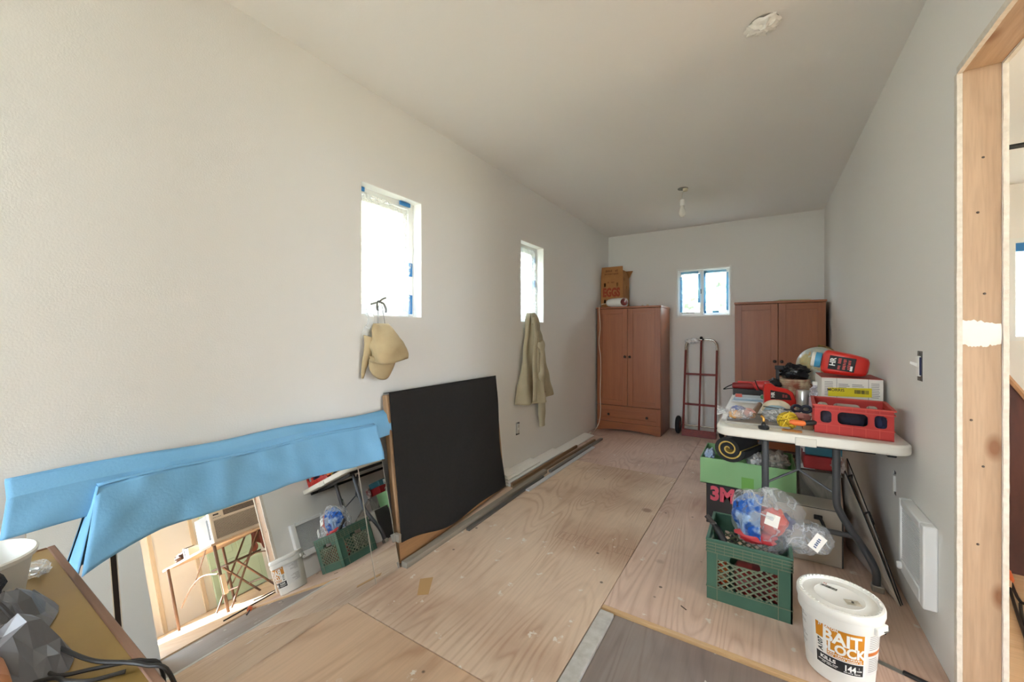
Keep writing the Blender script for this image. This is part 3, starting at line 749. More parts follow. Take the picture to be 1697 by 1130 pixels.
B().quadbox([(XR - .010, 2.309, 1.078), (XR - .010, 2.321, 1.078), (XR - .010, 2.321, 1.094), (XR - .010, 2.309, 1.094)], [(XR - .032, 2.311, 1.092), (XR - .032, 2.319, 1.092), (XR - .032, 2.319, 1.102), (XR - .032, 2.311, 1.102)]).out('toggle', OUTW, t)
for z in (1.028, 1.137): B(frame_at((XR - .002, 2.315, z), (0, 1, 0), (0, 0, -1))).lathe([(.004, -.001), (.004, .003)], 8).out('screw', DKM, t)
t = thing('outlet', 'narrow uncovered outlet slot in the partition wall behind the table', 'outlet', (XR, 2.695, .42))
elec_box(XR + .001, XR + .06, OUT_R, 1).out('electrical_box', DKM, t, smooth=False)
B().box(XR - .008, XR + .057, 2.680, 2.708, .435, .515).out('device', OUTW, t, bevel=.003)
t = thing('wall_heater', 'white electric wall heater with louvred grille and dial', 'heater', (XR, 2.27, .175))
HW = mat('heater_white', (238, 239, 240), .35); 
b = B(); y0, y1, z0, z1 = 2.108, 2.434, .172, .488; d = .042
b.box(XR - d, XR, y0, y0 + .045, z0, z1); b.box(XR - d, XR, y1 - .026, y1, z0, z1); b.box(XR - d, XR, y0 + .045, y1 - .026, z1 - .03, z1); b.box(XR - d, XR, y0 + .045, y1 - .026, z0, z0 + .055)
b.out('frame', HW, t, bevel=.006, seg=3)
B().box(XR - .016, XR - .001, y0 + .04, y1 - .02, z0 + .05, z1 - .025).out('back_panel', mat('heater_steel', (150, 152, 156), .5, .4), t, smooth=False)
for k in range(24):
    z = z0 + .060 + k * .0094
    B().quadbox([(XR - .036, y0 + .043, z), (XR - .036, y1 - .024, z), (XR - .016, y1 - .024, z + .004), (XR - .016, y0 + .043, z + .004)], [(XR - .036, y0 + .043, z + .0036), (XR - .036, y1 - .024, z + .0036), (XR - .016, y1 - .024, z + .0076), (XR - .016, y0 + .043, z + .0076)]).out('louvre', HW, t, smooth=False)
B(frame_at((XR - d, 2.395, z0 + .028), (0, 1, 0), (0, 0, -1))).lathe([(.016, -.002), (.016, .008), (.012, .014), (.003, .015)], 18).out('dial', HW, t)

# ---------------------------------------------------------------- cap on hook
KHK = mat('faded_tan_cotton', (188, 168, 130), .9, var=(9, .6, (168, 146, 110)), bump=(220, .35, .003))
STEEL = mat('dull_steel', (112, 112, 110), .4, .8)
t = thing('wall_hook', 'grey double metal coat hook at the window sill above the cap', 'hook', (XL, 1.478, 1.36))
B().tube(smooth_path([(XL - .05, 1.480, 1.385), (XL + .015, 1.480, 1.395), (XL + .035, 1.490, 1.410), (XL + .045, 1.505, 1.418)], 4), [.006] * 12 + [.008], 8).out('upper_prong', STEEL, t)
B().tube(smooth_path([(XL + .012, 1.480, 1.393), (XL + .030, 1.462, 1.398), (XL + .040, 1.448, 1.378), (XL + .046, 1.444, 1.352), (XL + .044, 1.452, 1.346)], 4), .005, 8).out('lower_prong', STEEL, t)
B().tube(smooth_path([(XL + .012, 1.482, 1.395), (XL + .03, 1.500, 1.385), (XL + .036, 1.512, 1.355), (XL + .034, 1.512, 1.335)], 4), .006, 8).out('lower_prong', STEEL, t)
t = thing('baseball_cap', 'worn tan cotton cap hanging by its strap below the window', 'cap', (XL + .07, 1.46, 1.0))
def crown(u, v):
    # u around, v from the strap opening at the top to the sweatband seam at the bottom
    a = 2 * PI * u; z = 1.272 - .205 * v
    wy = .042 + .062 * math.sin(min(1, v * 1.15) * PI * .5); wx = .018 + .058 * math.sin(v * PI * .62)
    k = 1 + .16 * noise.noise(Vector((math.cos(a) * 1.6, math.sin(a) * 1.6, v * 4.0)))
    fold = .014 * math.sin(3 * a + v * 5) * (1 - v * .5)
    return (XL + .020 + wx + (wx * k + fold) * math.cos(a), 1.478 + .012 * v + (wy * k + fold * .5) * math.sin(a), z + .012 * math.sin(2 * a) * v)
B().grid(36, 18, crown, closed=True).out('crown', KHK, t, solid=.003)
def brim(u, v):
    a = PI * (u - .5); r = 1 - v * .0
    y = 1.468 + .088 * math.sin(a) * (1 - .15 * v); z = 1.082 - .012 * math.cos(a) - v * .105 * math.cos(a) ** .6
    x = XL + .098 - .030 * (math.sin(a) ** 2) - .045 * v * v + .018 * v
    return (x, y, z)
B().grid(20, 10, brim).out('brim', KHK, t, solid=.004)
def band(u, v):
    a = PI * (u - .5); return (XL + .104 - .034 * math.sin(a) ** 2 + .006 * math.sin(v * PI), 1.470 + .096 * math.sin(a), 1.105 - .016 * math.cos(a) - .034 * v)
B().grid(20, 4, band).out('sweatband', KHK, t, solid=.003)
def flap(u, v):
    return (XL + .026 + .03 * math.sin(u * PI) * (1 - v) + .008 * math.sin(v * 6), 1.372 - .012 * v + u * (.062 * (1 - v) ** .8 + .012), 1.210 - v * .232 - .03 * u * (1 - v))
B().grid(8, 16, flap).out('side_flap', KHK, t, solid=.003)
def flap2(u, v): return (XL + .045, 1.505 + .026 * u - .004 * v, 1.05 - v * .075 + .015 * u)
B().grid(4, 6, flap2).out('strap_end', KHK, t, solid=.003)
B().tube([(XL + .042, 1.452, 1.272), (XL + .034, 1.460, 1.36), (XL + .03, 1.474, 1.394)], .0018, 5).out('strap', STEEL, t)
B().tube([(XL + .042, 1.500, 1.272), (XL + .034, 1.493, 1.34), (XL + .03, 1.484, 1.394)], .0018, 5).out('strap', STEEL, t)

# ---------------------------------------------------------------- shirt
SHK = mat('khaki_shirt_cotton', (186, 177, 151), .9, var=(9, .5, (172, 163, 136)), bump=(240, .3, .003))
t = thing('work_shirt', 'khaki long-sleeved work shirt hanging below the side window', 'shirt', (XL + .06, 3.2, .34))
def lerp(tab, z):
    for (z0, a), (z1, b2) in zip(tab, tab[1:]):
        if z0 >= z >= z1: return a + (b2 - a) * (z0 - z) / (z0 - z1)
    return tab[-1][1] if z < tab[-1][0] else tab[0][1]
Lf = [(1.40, 3.12), (1.33, 3.075), (1.20, 3.055), (.95, 3.00), (.60, 2.915)]
Rt = [(1.40, 3.16), (1.33, 3.25), (1.20, 3.36), (.95, 3.44), (.60, 3.60)]
def shirt(u, v):
    z = 1.402 - .80 * v; l, r = lerp(Lf, z), lerp(Rt, z)
    y = l + (r - l) * u
    f = (.016 + .020 * v) * math.sin(u * 15 + 1.2 * math.sin(v * 4)) + .012 * noise.noise(Vector((y * 12, z * 5, 2)))
    bell = .060 * math.sin(PI * u) ** .7
    zz = z - (.03 * math.sin(u * PI * 1.1) if v > .97 else 0)
    return (XL + .014 + bell + max(f, -bell * .8), y, zz)
B().grid(52, 46, shirt).out('body', SHK, t, solid=.003)
def placket(u, v):
    z = 1.36 - .75 * v; l, r = lerp(Lf, z), lerp(Rt, z); y = l + (r - l) * .30 + u * .075
    return (XL + .085 + .012 * math.sin(u * PI) + .006 * math.sin(v * 9), y - .02, z)
B().grid(5, 30, placket).out('placket', SHK, t, solid=.003)
def collar(u, v): return (XL + .075 + .02 * math.sin(u * PI), 3.10 + .16 * u, 1.405 - .10 * v - .16 * abs(u - .25) * (1 if u > .25 else .3))
B().grid(10, 6, collar).out('collar', SHK, t, solid=.004)
def sleeve(u, v):
    a = 2 * PI * u; z = 1.15 - .40 * v; k = .042 + .010 * math.sin(v * 11)
    return (XL + .088 + k * .7 * math.cos(a), 3.225 + .06 * v + .018 * math.sin(v * 6) + k * math.sin(a) * (1 + .3 * math.sin(v * 17)), z + .015 * math.sin(a * 2))
B().grid(14, 22, sleeve, closed=True).out('sleeve', SHK, t)
def sleeve2(u, v):
    a = 2 * PI * u; k = .075 - .030 * v
    return (XL + .050 + k * .45 * math.cos(a), 3.330 + .02 * v + k * math.sin(a) * (1 + .12 * math.sin(v * 13)), .66 - .32 * v)
B().grid(16, 16, sleeve2, closed=True).out('sleeve', SHK, t)
# ---------------------------------------------------------------- leaning mirrors
al, ps = math.radians(13.96), math.radians(1.25)
MN = Vector((math.cos(al) * math.cos(ps), math.cos(al) * math.sin(ps), math.sin(al)))
M0 = Vector((-1.589, 1.28, 0.0))
MY = Vector((-math.sin(ps), math.cos(ps), 0)); MU = MN.cross(MY); MU = MU if MU.z > 0 else -MU
MIRROR = mat('mirror_glass', (236, 238, 238), .0, 1.0)
BACKING = mat('dark_mirror_backing', (46, 36, 30), .8); ALUM = mat('thin_bright_edge', (214, 208, 196), .3, .8)
def on_mirror(y, u, n=0.0):
    """y along the wall, u up the leaning face, n out of the face"""
    return M0 + MY * (y - 1.28) + MU * u + MN * n
def mirror_panel(y0, y1, hh, label, n0=0.0):
    t = thing('mirror_panel', label, 'mirror', tuple(on_mirror((y0 + y1) / 2, 0)), 'mirror panels along the wall')
    b = B(); q = lambda n: [on_mirror(y0, .002, n), on_mirror(y1, .002, n), on_mirror(y1, hh, n), on_mirror(y0, hh, n)]
    g = .014 if hh and y0 == .392 else 0
    q2 = lambda n: [on_mirror(y0 - g, .002, n), on_mirror(y1, .002, n), on_mirror(y1, hh, n), on_mirror(y0 - g, hh, n)]
    b.quadbox(q2(n0 - .012), q2(n0 - .0035)); b.out('backing', BACKING, t, smooth=False)
    b = B(); b.quadbox(q(n0 - .003), q(n0)); b.out('glass', MIRROR, t, smooth=False)
    for y in (y0, y1):
        b = B(); b.quadbox([on_mirror(y - .0012, .002, n0 - .003), on_mirror(y + .0012, .002, n0 - .003), on_mirror(y + .0012, .002, n0 + .0006), on_mirror(y - .0012, .002, n0 + .0006)],
                           [on_mirror(y - .0012, hh, n0 - .003), on_mirror(y + .0012, hh, n0 - .003), on_mirror(y + .0012, hh, n0 + .0006), on_mirror(y - .0012, hh, n0 + .0006)])
        b.out('edge', ALUM, t, smooth=False)
    return t
mirror_panel(.392, 1.279, .80, 'broad frameless mirror leaning on the wall under the blue cloth')
mirror_panel(1.282, 1.432, .80, 'narrow mirror strip leaning beside the black canvas')
mirror_panel(.215, .376, .80, 'narrow mirror strip leaning behind the gold-topped desk')

# ---------------------------------------------------------------- blue cloth over the mirrors
BLUE = mat('blue_drop_cloth', (128, 182, 220), .75, var=(5, .5, (114, 172, 212)), bump=(120, .25, .003))
t = thing('drop_cloth', 'pale blue cloth folded in two layers over the mirror tops', 'cloth', (-1.78, .85, .5))
def mface(y, z): return -1.589 - .2486 * min(z, .776) - .0218 * (y - 1.28)
def rear(u, v):
    y = .185 + u * 1.335; top = .806 - .018 * u + .004 * math.sin(u * 13)
    hgt = .138 - .01 * u
    z = top - v * hgt
    wob = .003 * abs(math.sin(u * 13 + v * .8)) + .008 * noise.noise(Vector((u * 15, v * 2, 1)))
    x = mface(y, z) + .010 + (wob + .008) * min(1, v * 2)
    if z > .770: x += (XL + .010 - x) * min(1, (z - .770) / .03)
    return (x, y + .02 * v * (1 if u > .9 else -1 if u < .1 else 0), z)
B().grid(90, 18, rear).out('rear_layer', BLUE, t, solid=.003)
def front(u, v):
    y = .350 + u * 1.045; top = .752 - .012 * u + .004 * math.sin(u * 11)
    hgt = .166 + .008 * math.sin(u * 9)
    off = 0
    if u < .14:
        k = (.14 - u) / .14; hgt += .055 * k ** 1.5; y -= .050 * v * k; off = .022 * k * v
    z = top - v * hgt
    x = mface(y, z) + .034 + .016 * v + .003 * abs(math.sin(u * 14 + v * .6)) + .008 * noise.noise(Vector((u * 14, v * 2, 4))) + off
    if u > .93: x += .014 * (u - .93) / .07
    return (x, y, z)
B().grid(90, 18, front).out('front_layer', BLUE, t, solid=.003)
def underfold(u, v):
    y = .352 - .056 * v - .022 * u * v; z = .750 - .235 * v
    return (mface(y, z) + .012 + .030 * (1 - u), y, z)
B().grid(4, 14, underfold).out('end_fold', BLUE, t, solid=.003)
def ridge(u, v):
    y = .352 + u * 1.04; z = .752 - .012 * u + .004 * math.sin(u * 11) + .004 * math.sin(v * PI)
    return (mface(y, z) + .014 + v * .024, y, z)
B().grid(60, 4, ridge).out('fold_ridge', BLUE, t, solid=.003)

# ---------------------------------------------------------------- black fabric board
PINE = wood('raw_pine', (150, 116, 84), (172, 138, 102), 'Z', 1, .7); BLK = mat('black_cotton_fabric', (30, 28, 27), .95, var=(60, .6, (36, 33, 31)), bump=(500, .3, .002))
t = thing('fabric_board', 'large black fabric panel on wooden frame leaning on the wall', 'panel', (-1.66, 2.03, 0))
def bp(y, s, n): # s 0 bottom..1 top, n thickness off the face (towards wall negative)
    k = (y - 1.45) / 1.17
    xb = -1.605 - .110 * k; xt = XL + .050
    zb = .012; zt = .876
    return Vector((xb + (xt - xb) * s + n, y + .055 * s * (1 - k) - .045 * s * k, zb + (zt - zb) * s + n * .2))
def bbox(y0, y1, s0, s1, n0, n1): 
    b = B(); q = lambda n: [bp(y0, s0, n), bp(y1, s0, n), bp(y1, s1, n), bp(y0, s1, n)]
    return b.quadbox(q(n0), q(n1))
for a in ((1.45, 1.50, 0, 1), (2.57, 2.62, 0, 1)): bbox(*a, -.040, -.004).out('stile', PINE, t, bevel=.006)
for a in ((1.50, 2.57, 0, .06), (1.50, 2.57, .93, 1)): bbox(*a, -.038, -.005).out('rail', PINE, t, bevel=.004)
bbox(1.45, 2.62, 0, .11, -.004, -.001).out('lower_board', wood('warm_board', (172, 128, 84), (150, 108, 70), 'Y', 1, .7), t, smooth=False)
def fab(u, v):
    y = 1.452 + u * 1.166; s0 = .105 * (1 - u) ** 1.4 * (.6 + .4 * math.sin(u * 7 + 1.6)) + .012 * math.sin(u * 11) * (1 - u) + .006
    s = s0 + v * (1.012 - s0)
    yy = y + (.014 if u < .01 else -.032 * math.sin(min(1, v * 1.25) * PI) ** 2 * max(0, (u - .9) / .1))
    p = bp(yy, s, .003 + .0025 * noise.noise(Vector((u * 8, v * 8, 0)))); return p
B().grid(60, 40, fab).out('fabric', BLK, t, solid=.002)
def wrap(u, v):
    y = 1.462 + u * 1.150; return bp(y, 1.012 - .002 * math.sin(v * PI), .004 - .044 * v)
B().grid(30, 4, wrap).out('fabric_top_wrap', BLK, t, solid=.002)

# ---------------------------------------------------------------- boards, strips and mouldings along the wall
GREYW = wood('weathered_grey_board', (128, 118, 106), (158, 148, 134), 'Y', 1, .7); DKW = wood('dark_grey_strip', (84, 80, 76), (104, 98, 92), 'Y', 1, .5)
def strip(name, label, cat, p0, p1, w, h, m, z=0.0, bevel=.002, group='strips and mouldings along the wall', prof=None):
    a, c = Vector((p0[0], p0[1], z)), Vector((p1[0], p1[1], z)); d = (c - a).normalized(); n = Vector((d.y, -d.x, 0))
    prof = prof or [(0, 0), (w, 0), (w, h), (0, h)]
    q = lambda p: [p + n * x + Vector((0, 0, zz)) for x, zz in prof]
    return B().quadbox(q(a), q(c)).out(name, m, loc=tuple((a + c) / 2), bevel=bevel, label=label, cat=cat, group=group)
strip('wood_strip', 'weathered grey board lying at the foot of the black panel', 'board', (-1.598, 1.448), (-1.635, 3.10), .040, .030, GREYW)
strip('wood_strip', 'thin dark grey strip lying beside the weathered board', 'strip', (-1.556, 1.93), (-1.594, 2.99), .026, .014, DKW)
strip('metal_strip', 'shiny silver metal angle strip on the plywood', 'strip', (-1.558, 2.66), (-1.548, 4.05), .034, .012, mat('bright_aluminium', (228, 232, 238), .4, .6), z=.0)
strip('metal_strip', 'long dull grey metal track reaching towards the wardrobe', 'strip', (-1.592, 3.12), (-1.582, 4.40), .030, .022, mat('dull_track', (138, 136, 132), .4, .5))
strip('wood_strip', 'flat brown lath beside the white mouldings', 'lath', (-1.664, 2.64), (-1.630, 4.32), .022, .018, wood('brown_lath', (116, 92, 70), (138, 114, 90), 'Y', 1, .7))
strip('wood_strip', 'narrow brown lath between moulding and grey board', 'lath', (-1.694, 2.66), (-1.690, 3.95), .018, .030, wood('mid_lath', (152, 118, 84), (132, 100, 70), 'Y', 1, .7))
MOL = mat('primed_moulding', (242, 240, 235), .5)
prof = lambda w, h: [(0, 0), (w, 0), (w, h * .35), (w * .86, h * .55), (w * .60, h * .66), (w * .52, h * .9), (w * .1, h), (0, h)]
for p0, p1, w, h, z, lb in (((XL + .004, 2.66), (XL + .004, 4.52), .125, .022, 0, 'longest white moulding reaching almost to the wardrobe'),
                            ((XL + .004, 2.66), (XL + .004, 3.66), .118, .024, .022, 'white moulding lying second from the top of the pile'),
                            ((XL + .004, 2.66), (XL + .004, 3.20), .108, .024, .046, 'shorter white moulding lying third in the pile'),
                            ((XL + .004, 2.66), (XL + .004, 2.80), .098, .024, .070, 'shortest white moulding on top of the pile')):
    strip('moulding', lb, 'moulding', p0, p1, w, h, MOL, z, .002, prof=prof(w, h))
B().box(-1.640, -1.600, 1.432, 1.450, .13, .17).out('wood_block', GREYW, loc=(-1.62, 1.441, .13), bevel=.002, label='small grey timber end poking out beside the mirror strip', cat='timber')
# scrap of brown paper on the floor
B().quadbox([(-1.362, 1.330, .0004), (-1.322, 1.362, .0004), (-1.395, 1.470, .0004), (-1.440, 1.425, .0004)], [(-1.362, 1.330, .0016), (-1.322, 1.362, .0016), (-1.395, 1.470, .0016), (-1.440, 1.425, .0016)]).out('paper_scrap', mat('brown_paper', (192, 154, 104), .8), loc=(-1.38, 1.40, 0), smooth=False, label='small torn scrap of brown paper on the plywood', cat='paper')
# ---------------------------------------------------------------- folding table
TT = .745
PLAST = mat('white_table_plastic', (226, 223, 214), .45, bump=(90, .12, .002)); GREYT = mat('grey_steel_tube', (88, 90, 94), .4, .4); BLKP = mat('black_plastic', (28, 28, 30), .5)
tb = thing('folding_table', 'white plastic folding table with grey steel legs, piled with tools', 'table', (.162, 3.2, 0))
def rslab(x0, x1, y0, y1, z0, z1, r): 
    return B().prism([(p[0], p[1]) for p in rrect((x0 + x1) / 2, (y0 + y1) / 2, x1 - x0, y1 - y0, r, 8)], z0, z1)
rslab(-.208, .535, 2.288, 4.118, TT - .046, TT, .07).out('top', PLAST, tb, bevel=.010, seg=3)
b = B(); b.box(-.10, .43, 2.40, 2.43, TT - .075, TT - .044); b.out('end_bar', BLKP, tb, bevel=.004)
for x in (-.15, .475): B().box(x - .015, x + .015, 2.36, 4.05, TT - .07, TT - .044).out('side_rail', BLKP, tb, bevel=.003)
B().box(.125, .205, 2.2835, 2.292, TT - .050, TT - .012).out('label_clip', mat('clear_label', (214, 210, 200), .35), tb, bevel=.002)
for yl in (2.515, 3.89):
    for sx in (-1, 1):
        cxm = .155; xt = cxm + sx * .148; xf = cxm + sx * .300
        pts = smooth_path([(xt, yl, TT - .05), (xt, yl, .50), (xt, yl, .40), (xt + sx * .012, yl, .345), (xt + sx * .060, yl, .255), (xt + sx * .115, yl, .165), (xt + sx * .146, yl, .09), (xf - sx * .004, yl, .03), (xf, yl, .012)], 4)
        lg = B().tube(pts, .0165, 12).out('leg', GREYT, tb)
        B().box(xf - .022, xf + .022, yl - .02, yl + .02, 0, .030).out('foot', mat('grey_foot', (150, 146, 138), .5), lg, bevel=.004)
    B().tube([(.155 - .22, yl, .235), (.155 + .22, yl, .235)], .0125, 10).out('crossbar', GREYT, tb)
    s = 1 if yl < 3 else -1
    B().tube([(.155, yl + s * .16, TT - .06), (.155, yl + s * .075, .50)], .011, 8).out('brace', GREYT, tb)
    for sx in (-1, 1): B().tube([(.155, yl + s * .075, .50), (.155 + sx * .145, yl, .425)], .006, 8).out('brace', GREYT, tb)

# ---------------------------------------------------------------- red crate with clothes
REDP = mat('red_crate_plastic', (178, 36, 28), .5); REDL = mat('worn_crate_edge', (196, 66, 54), .5)
t = thing('red_crate', 'low red plastic crate holding dark clothes at the table corner', 'crate', (.35, 2.54, TT))
a0, a1, a2, a3 = Vector((.206, 2.390, 0)), Vector((.480, 2.352, 0)), Vector((.503, 2.655, 0)), Vector((.222, 2.690, 0))
CH = .132
for k, (p, q_) in enumerate(((a0, a1), (a1, a2), (a2, a3), (a3, a0))):
    d = q_ - p; Ln = d.length
    xf = frame_at((p.x, p.y, TT + .002), d, (0, 0, 1))
    hs = [rrect(Ln * .155, .078, Ln * .15, .056, .014), rrect(Ln * .5, .078, Ln * .38, .056, .018), rrect(Ln * .845, .078, Ln * .15, .056, .014)]
    sd = plate([(0, 0), (Ln, 0), (Ln, CH), (0, CH)], hs, xf, .005, 'side', REDP, t, smooth=False)
    b = B(xf); b.box(-.004, Ln + .004, CH - .022, CH - .018, -.002, .006); b.box(-.004, Ln + .004, CH - .004, CH + .002, -.006, .008); b.box(-.002, Ln + .002, .040, .043, 0, .004)
    for j in range(1, 6): b.box(Ln * j / 6 - .0015, Ln * j / 6 + .0015, .002, .045, 0, .003); b.box(Ln * j / 6 - .0012, Ln * j / 6 + .0012, CH - .02, CH, 0, .003)
    b.out('ribs', REDL, sd, smooth=False, kind='stuff')
B().quadbox([(p.x, p.y, TT + .001) for p in (a0, a1, a2, a3)], [(p.x, p.y, TT + .006) for p in (a0, a1, a2, a3)]).out('floor_panel', REDP, t, smooth=False)
NAVY = mat('navy_cloth', (38, 40, 58), .95, bump=(180, .3, .003)); PURP = mat('plum_grey_cloth', (74, 68, 82), .95); GRN = mat('green_cloth', (52, 96, 62), .95)
for nm, c, r, m_, sd_, lb in (('folded_clothing', (.258, 2.47, TT + .056), (.036, .055, .045), PURP, 1, 'plum-grey garment bundled in the red crate'), ('folded_clothing', (.350, 2.49, TT + .058), (.062, .075, .048), NAVY, 2, 'dark navy garment filling the middle of the red crate'),
                        ('folded_clothing', (.445, 2.48, TT + .055), (.034, .080, .046), mat('blue_cloth', (50, 58, 92), .95), 3, 'blue garment at the wall end of the red crate'), ('folded_clothing', (.405, 2.60, TT + .050), (.055, .035, .040), GRN, 4, 'green garment behind the navy one in the red crate')):
    blob(c, r, sd_, .25, 2.5, 22, 14).out(nm, m_, loc=(c[0], c[1], TT), label=lb, cat='clothing', group='clothes in the red crate')

# ---------------------------------------------------------------- white carton, red jug, globe
CART = mat('white_printed_carton', (226, 222, 214), .6); CRED = mat('brick_red_card', (164, 74, 62), .7); PRN = mat('grey_fine_print', (150, 148, 146), .8); YEL = mat('yellow_sticker', (218, 202, 26), .5); BLKI = mat('black_print', (34, 32, 30), .7)
t = thing('carton', 'white printed carton with red top and yellow sticker on the table', 'box', (.40, 2.95, TT))
cx0, cx1, cy0, cy1, cz1 = .272, .528, 2.790, 3.10, TT + .232
B().box(cx0, cx1, cy0, cy1, TT, cz1 - .002).out('body', CART, t, bevel=.002)
B().box(cx0 - .001, cx1 + .001, cy0 - .001, cy1, cz1 - .0025, cz1).out('top', CRED, t, smooth=False)
Fc = lambda x, z, y=0: frame_at((x, cy0 - .0006 - y, TT + z), (1, 0, 0), (0, 0, 1))
b = B()
for k in range(9):
    for xa, w_ in ((.285, .045), (.48, .040)): b.box(xa, xa + w_ * (.8 + .2 * math.sin(k * 3.1)), cy0 - .0006, cy0 + .001, TT + .205 - k * .009, TT + .2085 - k * .009)
for k in range(5):
    for xa, w_ in ((.345, .048), (.402, .05)): b.box(xa, xa + w_ * (.85 + .15 * math.sin(k * 2.3)), cy0 - .0006, cy0 + .001, TT + .195 - k * .009, TT + .199 - k * .009)
b.out('fine_print', PRN, t, smooth=False, kind='stuff')
for x in (.337, .468): B().box(x, x + .002, cy0 - .0008, cy0 + .001, TT + .02, TT + .23).out('fold_line', PRN, t, smooth=False)
sk = B().quadbox([(.300, cy0 - .002, TT + .128), (.482, cy0 - .002, TT + .135), (.482, cy0 - .002, TT + .183), (.300, cy0 - .002, TT + .175)], [(.300, cy0 - .0005, TT + .128), (.482, cy0 - .0005, TT + .135), (.482, cy0 - .0005, TT + .183), (.300, cy0 - .0005, TT + .175)]).out('sticker', YEL, t, smooth=False)
text('MORRIS', .021, BLKI, sk, Fc(.333, .164, .0016), bold=.0003)
b = B(); rnd = random.Random(5); x = .412
while x < .470:
    w_ = rnd.choice((.0012, .002, .003)); b.box(x, x + w_, cy0 - .0026, cy0 - .001, TT + .150, TT + .170); x += w_ + rnd.choice((.001, .0018))
b.out('barcode', BLKI, sk, smooth=False, kind='stuff')
JUG = mat('red_jug_plastic', (204, 40, 32), .3, coat=.2)
t = thing('detergent_jug', 'red plastic jug with blue and white cap lying on the carton', 'jug', (.36, 2.86, cz1))
JX = Matrix.Translation((.372, 2.875, cz1 + .072)) @ Matrix.Rotation(math.radians(-8), 4, 'Z') @ Matrix.Rotation(math.radians(9), 4, 'Y') 
b = B(JX)
secs = [(-.092, .035, .030), (-.086, .055, .050), (-.070, .066, .060), (.03, .060, .060), (.085, .052, .056), (.104, .046, .048), (.112, .030, .034)]
rings = [[b.v((x, p[0], p[1])) for p in rrect(0, 0, 2 * d, 2 * h, .02, 4)] for x, h, d in secs]
for A_, C_ in zip(rings, rings[1:]):
    for j in range(len(A_)): b.face([A_[j], A_[(j + 1) % len(A_)], C_[(j + 1) % len(A_)], C_[j]])
b.face(rings[0][::-1]); b.face(rings[-1]); b.out('body', JUG, t, angle=50)
xc = JX @ frame_at((-.088, 0, 0), (0, 1, 0), (0, 0, 1))
xc = JX @ Matrix.Translation((-.086, 0, 0)) @ Matrix.Rotation(-PI / 2, 4, 'Y')
B(xc).lathe([(.030, 0), (.030, .010)], 24).out('neck', OUTW, t)
B(xc).lathe([(.043, .008), (.044, .012), (.044, .034), (.043, .036)], 26).out('cap_band', mat('sky_blue_cap', (70, 160, 204), .35), t)
B(xc).lathe([(.043, .0362), (.043, .048), (.039, .053), (.02, .054)], 26).out('cap_top', mat('white_cap', (232, 230, 222), .35), t)
lab = B(JX).box(-.058, .055, -.0625, -.058, -.036, .040).out('label', mat('black_label', (22, 16, 16), .6), t, bevel=.001)
LX = lambda x, z: JX @ frame_at((x, -.0632, z), (0, 0, 1), (-1, 0, 0))
text('HR', .034, OUTW, lab, LX(-.040, .006), bold=.0012)
for k, x_ in enumerate((-.012, .010, .030)): marks(8 - k, .066 - .006 * k, .015, mat('red_label_print_%d' % k, (190, 74, 70), .5), lab, LX(x_, .002), 20 + k)
B(JX).box(.036, .046, -.0632, -.0625, -.030, -.004).out('label_patch', OUTW, lab, smooth=False)

def globe_mat():
    m = bpy.data.materials.new('printed_globe'); m.use_nodes = True
    N, L = nodes_of(m); bb = N['Principled BSDF']; tc = N.new('ShaderNodeTexCoord')
    n = N.new('ShaderNodeTexNoise'); n.inputs['Scale'].default_value = 7.5; n.inputs['Detail'].default_value = 7
    L.new(tc.outputs['Object'], n.inputs['Vector'])
    n2 = N.new('ShaderNodeTexNoise'); n2.inputs['Scale'].default_value = 22; n2.inputs['Detail'].default_value = 4; L.new(tc.outputs['Object'], n2.inputs['Vector'])
    land = ramp(N, L, n2.outputs['Fac'], [(.35, lin((206, 184, 130))), (.5, lin((184, 176, 134))), (.65, lin((206, 160, 110)))])
    sea = ramp(N, L, n2.outputs['Fac'], [(.4, lin((214, 208, 188))), (.6, lin((182, 194, 192)))])
    msk = ramp(N, L, n.outputs['Fac'], [(.515, G(0)), (.525, G(1))])
    L.new(mix_rgb(N, L, msk, sea, land), bb.inputs['Base Color']); bb.inputs['Roughness'].default_value = .3
    return m
t = thing('globe', 'cream world globe on a small stand behind the red jug', 'globe', (.36, 3.85, TT))
GC = (.362, 3.85, TT + .222)
B().lathe([(.148 * math.sin(a) + .0005, -.148 * math.cos(a)) for a in [k * PI / 24 for k in range(25)]], 40, c=GC).out('sphere', globe_mat(), t)
arc = [(GC[0] + .158 * math.sin(a) * .8, GC[1] - .158 * math.sin(a) * .6, GC[2] - .158 * math.cos(a)) for a in [k * PI / 14 for k in range(15)]]
B().tube(arc, .004, 6).out('meridian_arm', mat('brass_arm', (150, 124, 70), .35, .8), t)
B().lathe([(.075, 0), (.072, .010), (.02, .024), (.014, .06), (.012, .072)], 24, c=(GC[0], GC[1], TT)).out('stand', mat('globe_stand', (120, 86, 54), .5), t)
B().lathe([(.010, -.002), (.012, .006), (.004, .016)], 10, c=(GC[0], GC[1], GC[2] + .148)).out('finial', mat('brass_arm2', (150, 124, 70), .35, .8), t)

